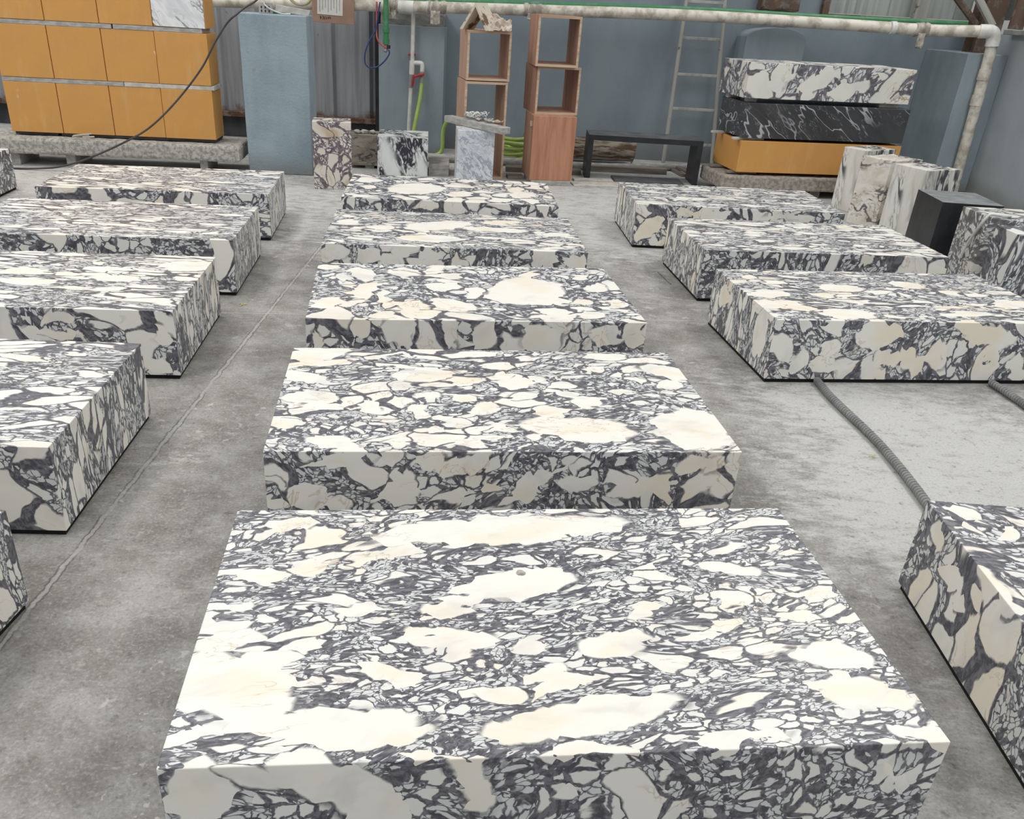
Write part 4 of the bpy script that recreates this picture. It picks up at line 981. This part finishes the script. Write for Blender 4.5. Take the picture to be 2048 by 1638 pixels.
WD = {'M': (1.509, 0.844), 'L': (1.527, 0.842), 'R': (1.535, 0.818), 'X': (1.5, 0.84)}
PLINTHS = [
 # key, x, y, yaw (front left corner; front right corner for the left row), stretch, tilt, size, Big, Mid, Cream, label
 ('M1', -0.542, 1.010, 0.113, (1, 2.3, 1), 0.16, 1.05, 0.78, 0.53, 0.55, 'nearest marble plinth in the middle row, with broad cream patches and a small crystal pit'),
 ('M2', -0.654, 2.173, 0.115, (1, 1.9, 1), 0.10, 0.95, 0.70, 0.52, 0.75, 'second nearest marble plinth in the middle row, with tan veins at its right end'),
 ('M3', -0.775, 3.338, 0.131, (1, 1.5, 1), 0.0, 0.8, 0.68, 0.5, 0.55, 'third marble plinth in the middle row, with one very large pale patch'),
 ('M4', -0.948, 4.558, 0.076, (1, 2.7, 1), -0.05, 0.9, 0.6, 0.5, 0.9, 'fourth marble plinth in the middle row, with long yellowish streaks'),
 ('M5', -1.048, 5.770, 0.062, (1, 1.4, 1), 0.0, 0.8, 0.55, 0.45, 0.6, 'farthest marble plinth in the middle row, with a wide grey white patch'),
 ('L0', -1.292, 0.948, -0.079, (1, 2.6, 1), 0.0, 1.0, 0.6, 0.5, 0.3, 'nearest marble plinth in the left row, only its right end in view'),
 ('L1', -1.280, 2.124, 0.062, (1, 3.0, 1), 0.05, 0.78, 0.62, 0.48, 0.45, 'second nearest marble plinth in the left row, with fine dense streaks'),
 ('L2', -1.343, 3.337, 0.089, (1, 3.3, 1), -0.05, 0.78, 0.62, 0.48, 0.5, 'third marble plinth in the left row, with rusty veins at its front corner'),
 ('L3', -1.429, 4.507, 0.093, (1, 3.8, 1), 0.0, 0.78, 0.70, 0.46, 0.25, 'fourth marble plinth in the left row, evenly streaked grey and white'),
 ('L4', -1.537, 5.716, 0.108, (1, 3.6, 1), -0.06, 0.75, 0.62, 0.46, 0.6, 'farthest marble plinth in the left row, in front of the granite beam'),
 ('R0', 1.300, 1.293, -0.038, (1, 1.7, 1), -0.3, 0.75, 0.58, 0.62, 0.6, 'nearest marble plinth in the right row, with big rounded cream stones on its side'),
 ('R1', 1.348, 3.683, 0.123, (1, 2.5, 1), -0.06, 0.9, 0.66, 0.5, 0.75, 'second marble plinth in the right row, resting over two spiral hoses'),
 ('R2', 1.273, 4.893, 0.092, (1, 3.0, 1), -0.05, 0.78, 0.58, 0.5, 0.8, 'third marble plinth in the right row, beside the black stone block'),
 ('R3', 1.040, 6.101, 0.042, (1, 2.8, 1), -0.04, 0.75, 0.58, 0.5, 0.8, 'farthest marble plinth in the right row, in front of the bench and slab stack'),
 ('X1', -3.828, 6.02, 0.10, (1, 1.6, 1), 0.0, 0.8, 0.55, 0.5, 0.5, 'marble plinth cut off by the left edge of the photo, beyond the left row'),
]
for i, (key, x, y, yaw, st, tilt, size, big, mid, cream, label) in enumerate(PLINTHS):
    W, D = WD[key[0]]
    if key[0] in 'LX':
        x, y = x - W * math.cos(yaw), y - W * math.sin(yaw)
    mat = breccia('breccia_' + key, (3.7 * i + 1.3, 2.9 * i + 0.7, 5.1 * i), st, (0.0, 0.12, -tilt), size, CLASTS.get(key, ()), Big=big, Mid=mid, Cream=cream * 0.7, Vein=0.25 if key[0] == 'L' else 0.45)
    root = thing('marble_plinth', label, 'plinth', (x, y, 0), yaw, 'breccia marble plinths in rows')
    body = link_mesh('marble_body', box((0, 0, 0), (W, D, 0.30), 0.0025), mat, root, (0, 0, 0.02))
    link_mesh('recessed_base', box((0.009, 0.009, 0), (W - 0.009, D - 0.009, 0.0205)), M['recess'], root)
    if key == 'M1':
        link_mesh('crystal_pit', pebble(0.013, 3.0, 0.10), M['granite'], root, (0.728, 0.556, 0.3197))['label'] = 'small grey crystal pit in a pale stone'

# ------------------------------------------------------------------ spiral hoses and litter on the floor
def spiral_hose(label, pts, r=0.0155):
    P = catmull(pts, 60)
    L = 0.0
    acc = [0.0]
    for a, b in zip(P, P[1:]):
        L += (b - a).length
        acc.append(L)
    t = thing('spiral_hose', label, 'hose')
    link_mesh('core', tube(pts, r * 0.80, 12, 8), M['spiral'], t)
    # wound outer wire: one rib ring per pitch, sitting slightly oblique
    bm = bmesh.new()
    pitch, k = 0.017, 0
    j = 0
    while k * pitch < L:
        s = k * pitch
        while acc[j + 1] < s and j < len(acc) - 2:
            j += 1
        p, d = P[j], (P[j + 1] - P[j]).normalized()
        d = (d + Vector((0.0, 0.0, 0.30))).normalized()
        a = d.orthogonal().normalized()
        b = d.cross(a)
        n, m = 12, 6
        ring = []
        for u in range(n):
            th = 2 * math.pi * u / n
            c = a * math.cos(th) + b * math.sin(th)
            ring.append([bm.verts.new(p + c * (r * 0.84 + 0.0062 * math.cos(ph)) + d * 0.0072 * math.sin(ph)) for ph in (2 * math.pi * q / m for q in range(m))])
        for u in range(n):
            for q in range(m):
                f = bm.faces.new((ring[u][q], ring[(u + 1) % n][q], ring[(u + 1) % n][(q + 1) % m], ring[u][(q + 1) % m]))
                f.smooth = True
        k += 1
    link_mesh('wound_rib', bm, M['spiral'], t)
spiral_hose('ribbed grey spiral hose running between the two nearest plinths of the right row', [(1.612, 3.70, 0.0185), (1.612, 3.55, 0.0185), (1.622, 3.418, 0.0185), (1.652, 3.12, 0.0185), (1.656, 2.90, 0.0185), (1.650, 2.705, 0.0185), (1.640, 2.55, 0.0185), (1.62, 2.35, 0.0185), (1.60, 2.14, 0.0185)])
spiral_hose('ribbed grey spiral hose at the right edge of the photo, mostly out of view', [(2.51, 3.80, 0.0185), (2.528, 3.65, 0.0185), (2.536, 3.50, 0.0185), (2.55, 3.2, 0.0185), (2.56, 2.8, 0.0185), (2.55, 2.4, 0.0185), (2.52, 2.1, 0.0185)])
def leaf(x, y, rz, s, lab):
    bm = bmesh.new()
    for k in range(3):
        a = rz + k * 2.1
        pts = [(0, 0, 0.004), (s * 0.5 * math.cos(a - .35), s * 0.5 * math.sin(a - .35), 0.007), (s * math.cos(a), s * math.sin(a), 0.003), (s * 0.5 * math.cos(a + .35), s * 0.5 * math.sin(a + .35), 0.007)]
        bm.faces.new([bm.verts.new(p) for p in pts])
    thicken(bm, 0.0012)
    tag(link_mesh('dry_leaf', bm, M['leaf'], loc=(x, y, 0)), lab, 'leaf')
leaf(-1.358, 4.361, 0.3, 0.028, 'small yellow leaf scrap on the floor by the left row')
tag(link_mesh('twig', tube([(1.136, 5.478, 0.004), (1.150, 5.389, 0.006), (1.175, 5.217, 0.004)], 0.0035, 6, 4), M['old_wood']), 'thin bent twig on the floor left of the third right plinth', 'twig')
leaf(1.597, 2.975, 0.9, 0.016, 'tiny yellow leaf scrap on the floor left of the spiral hose')
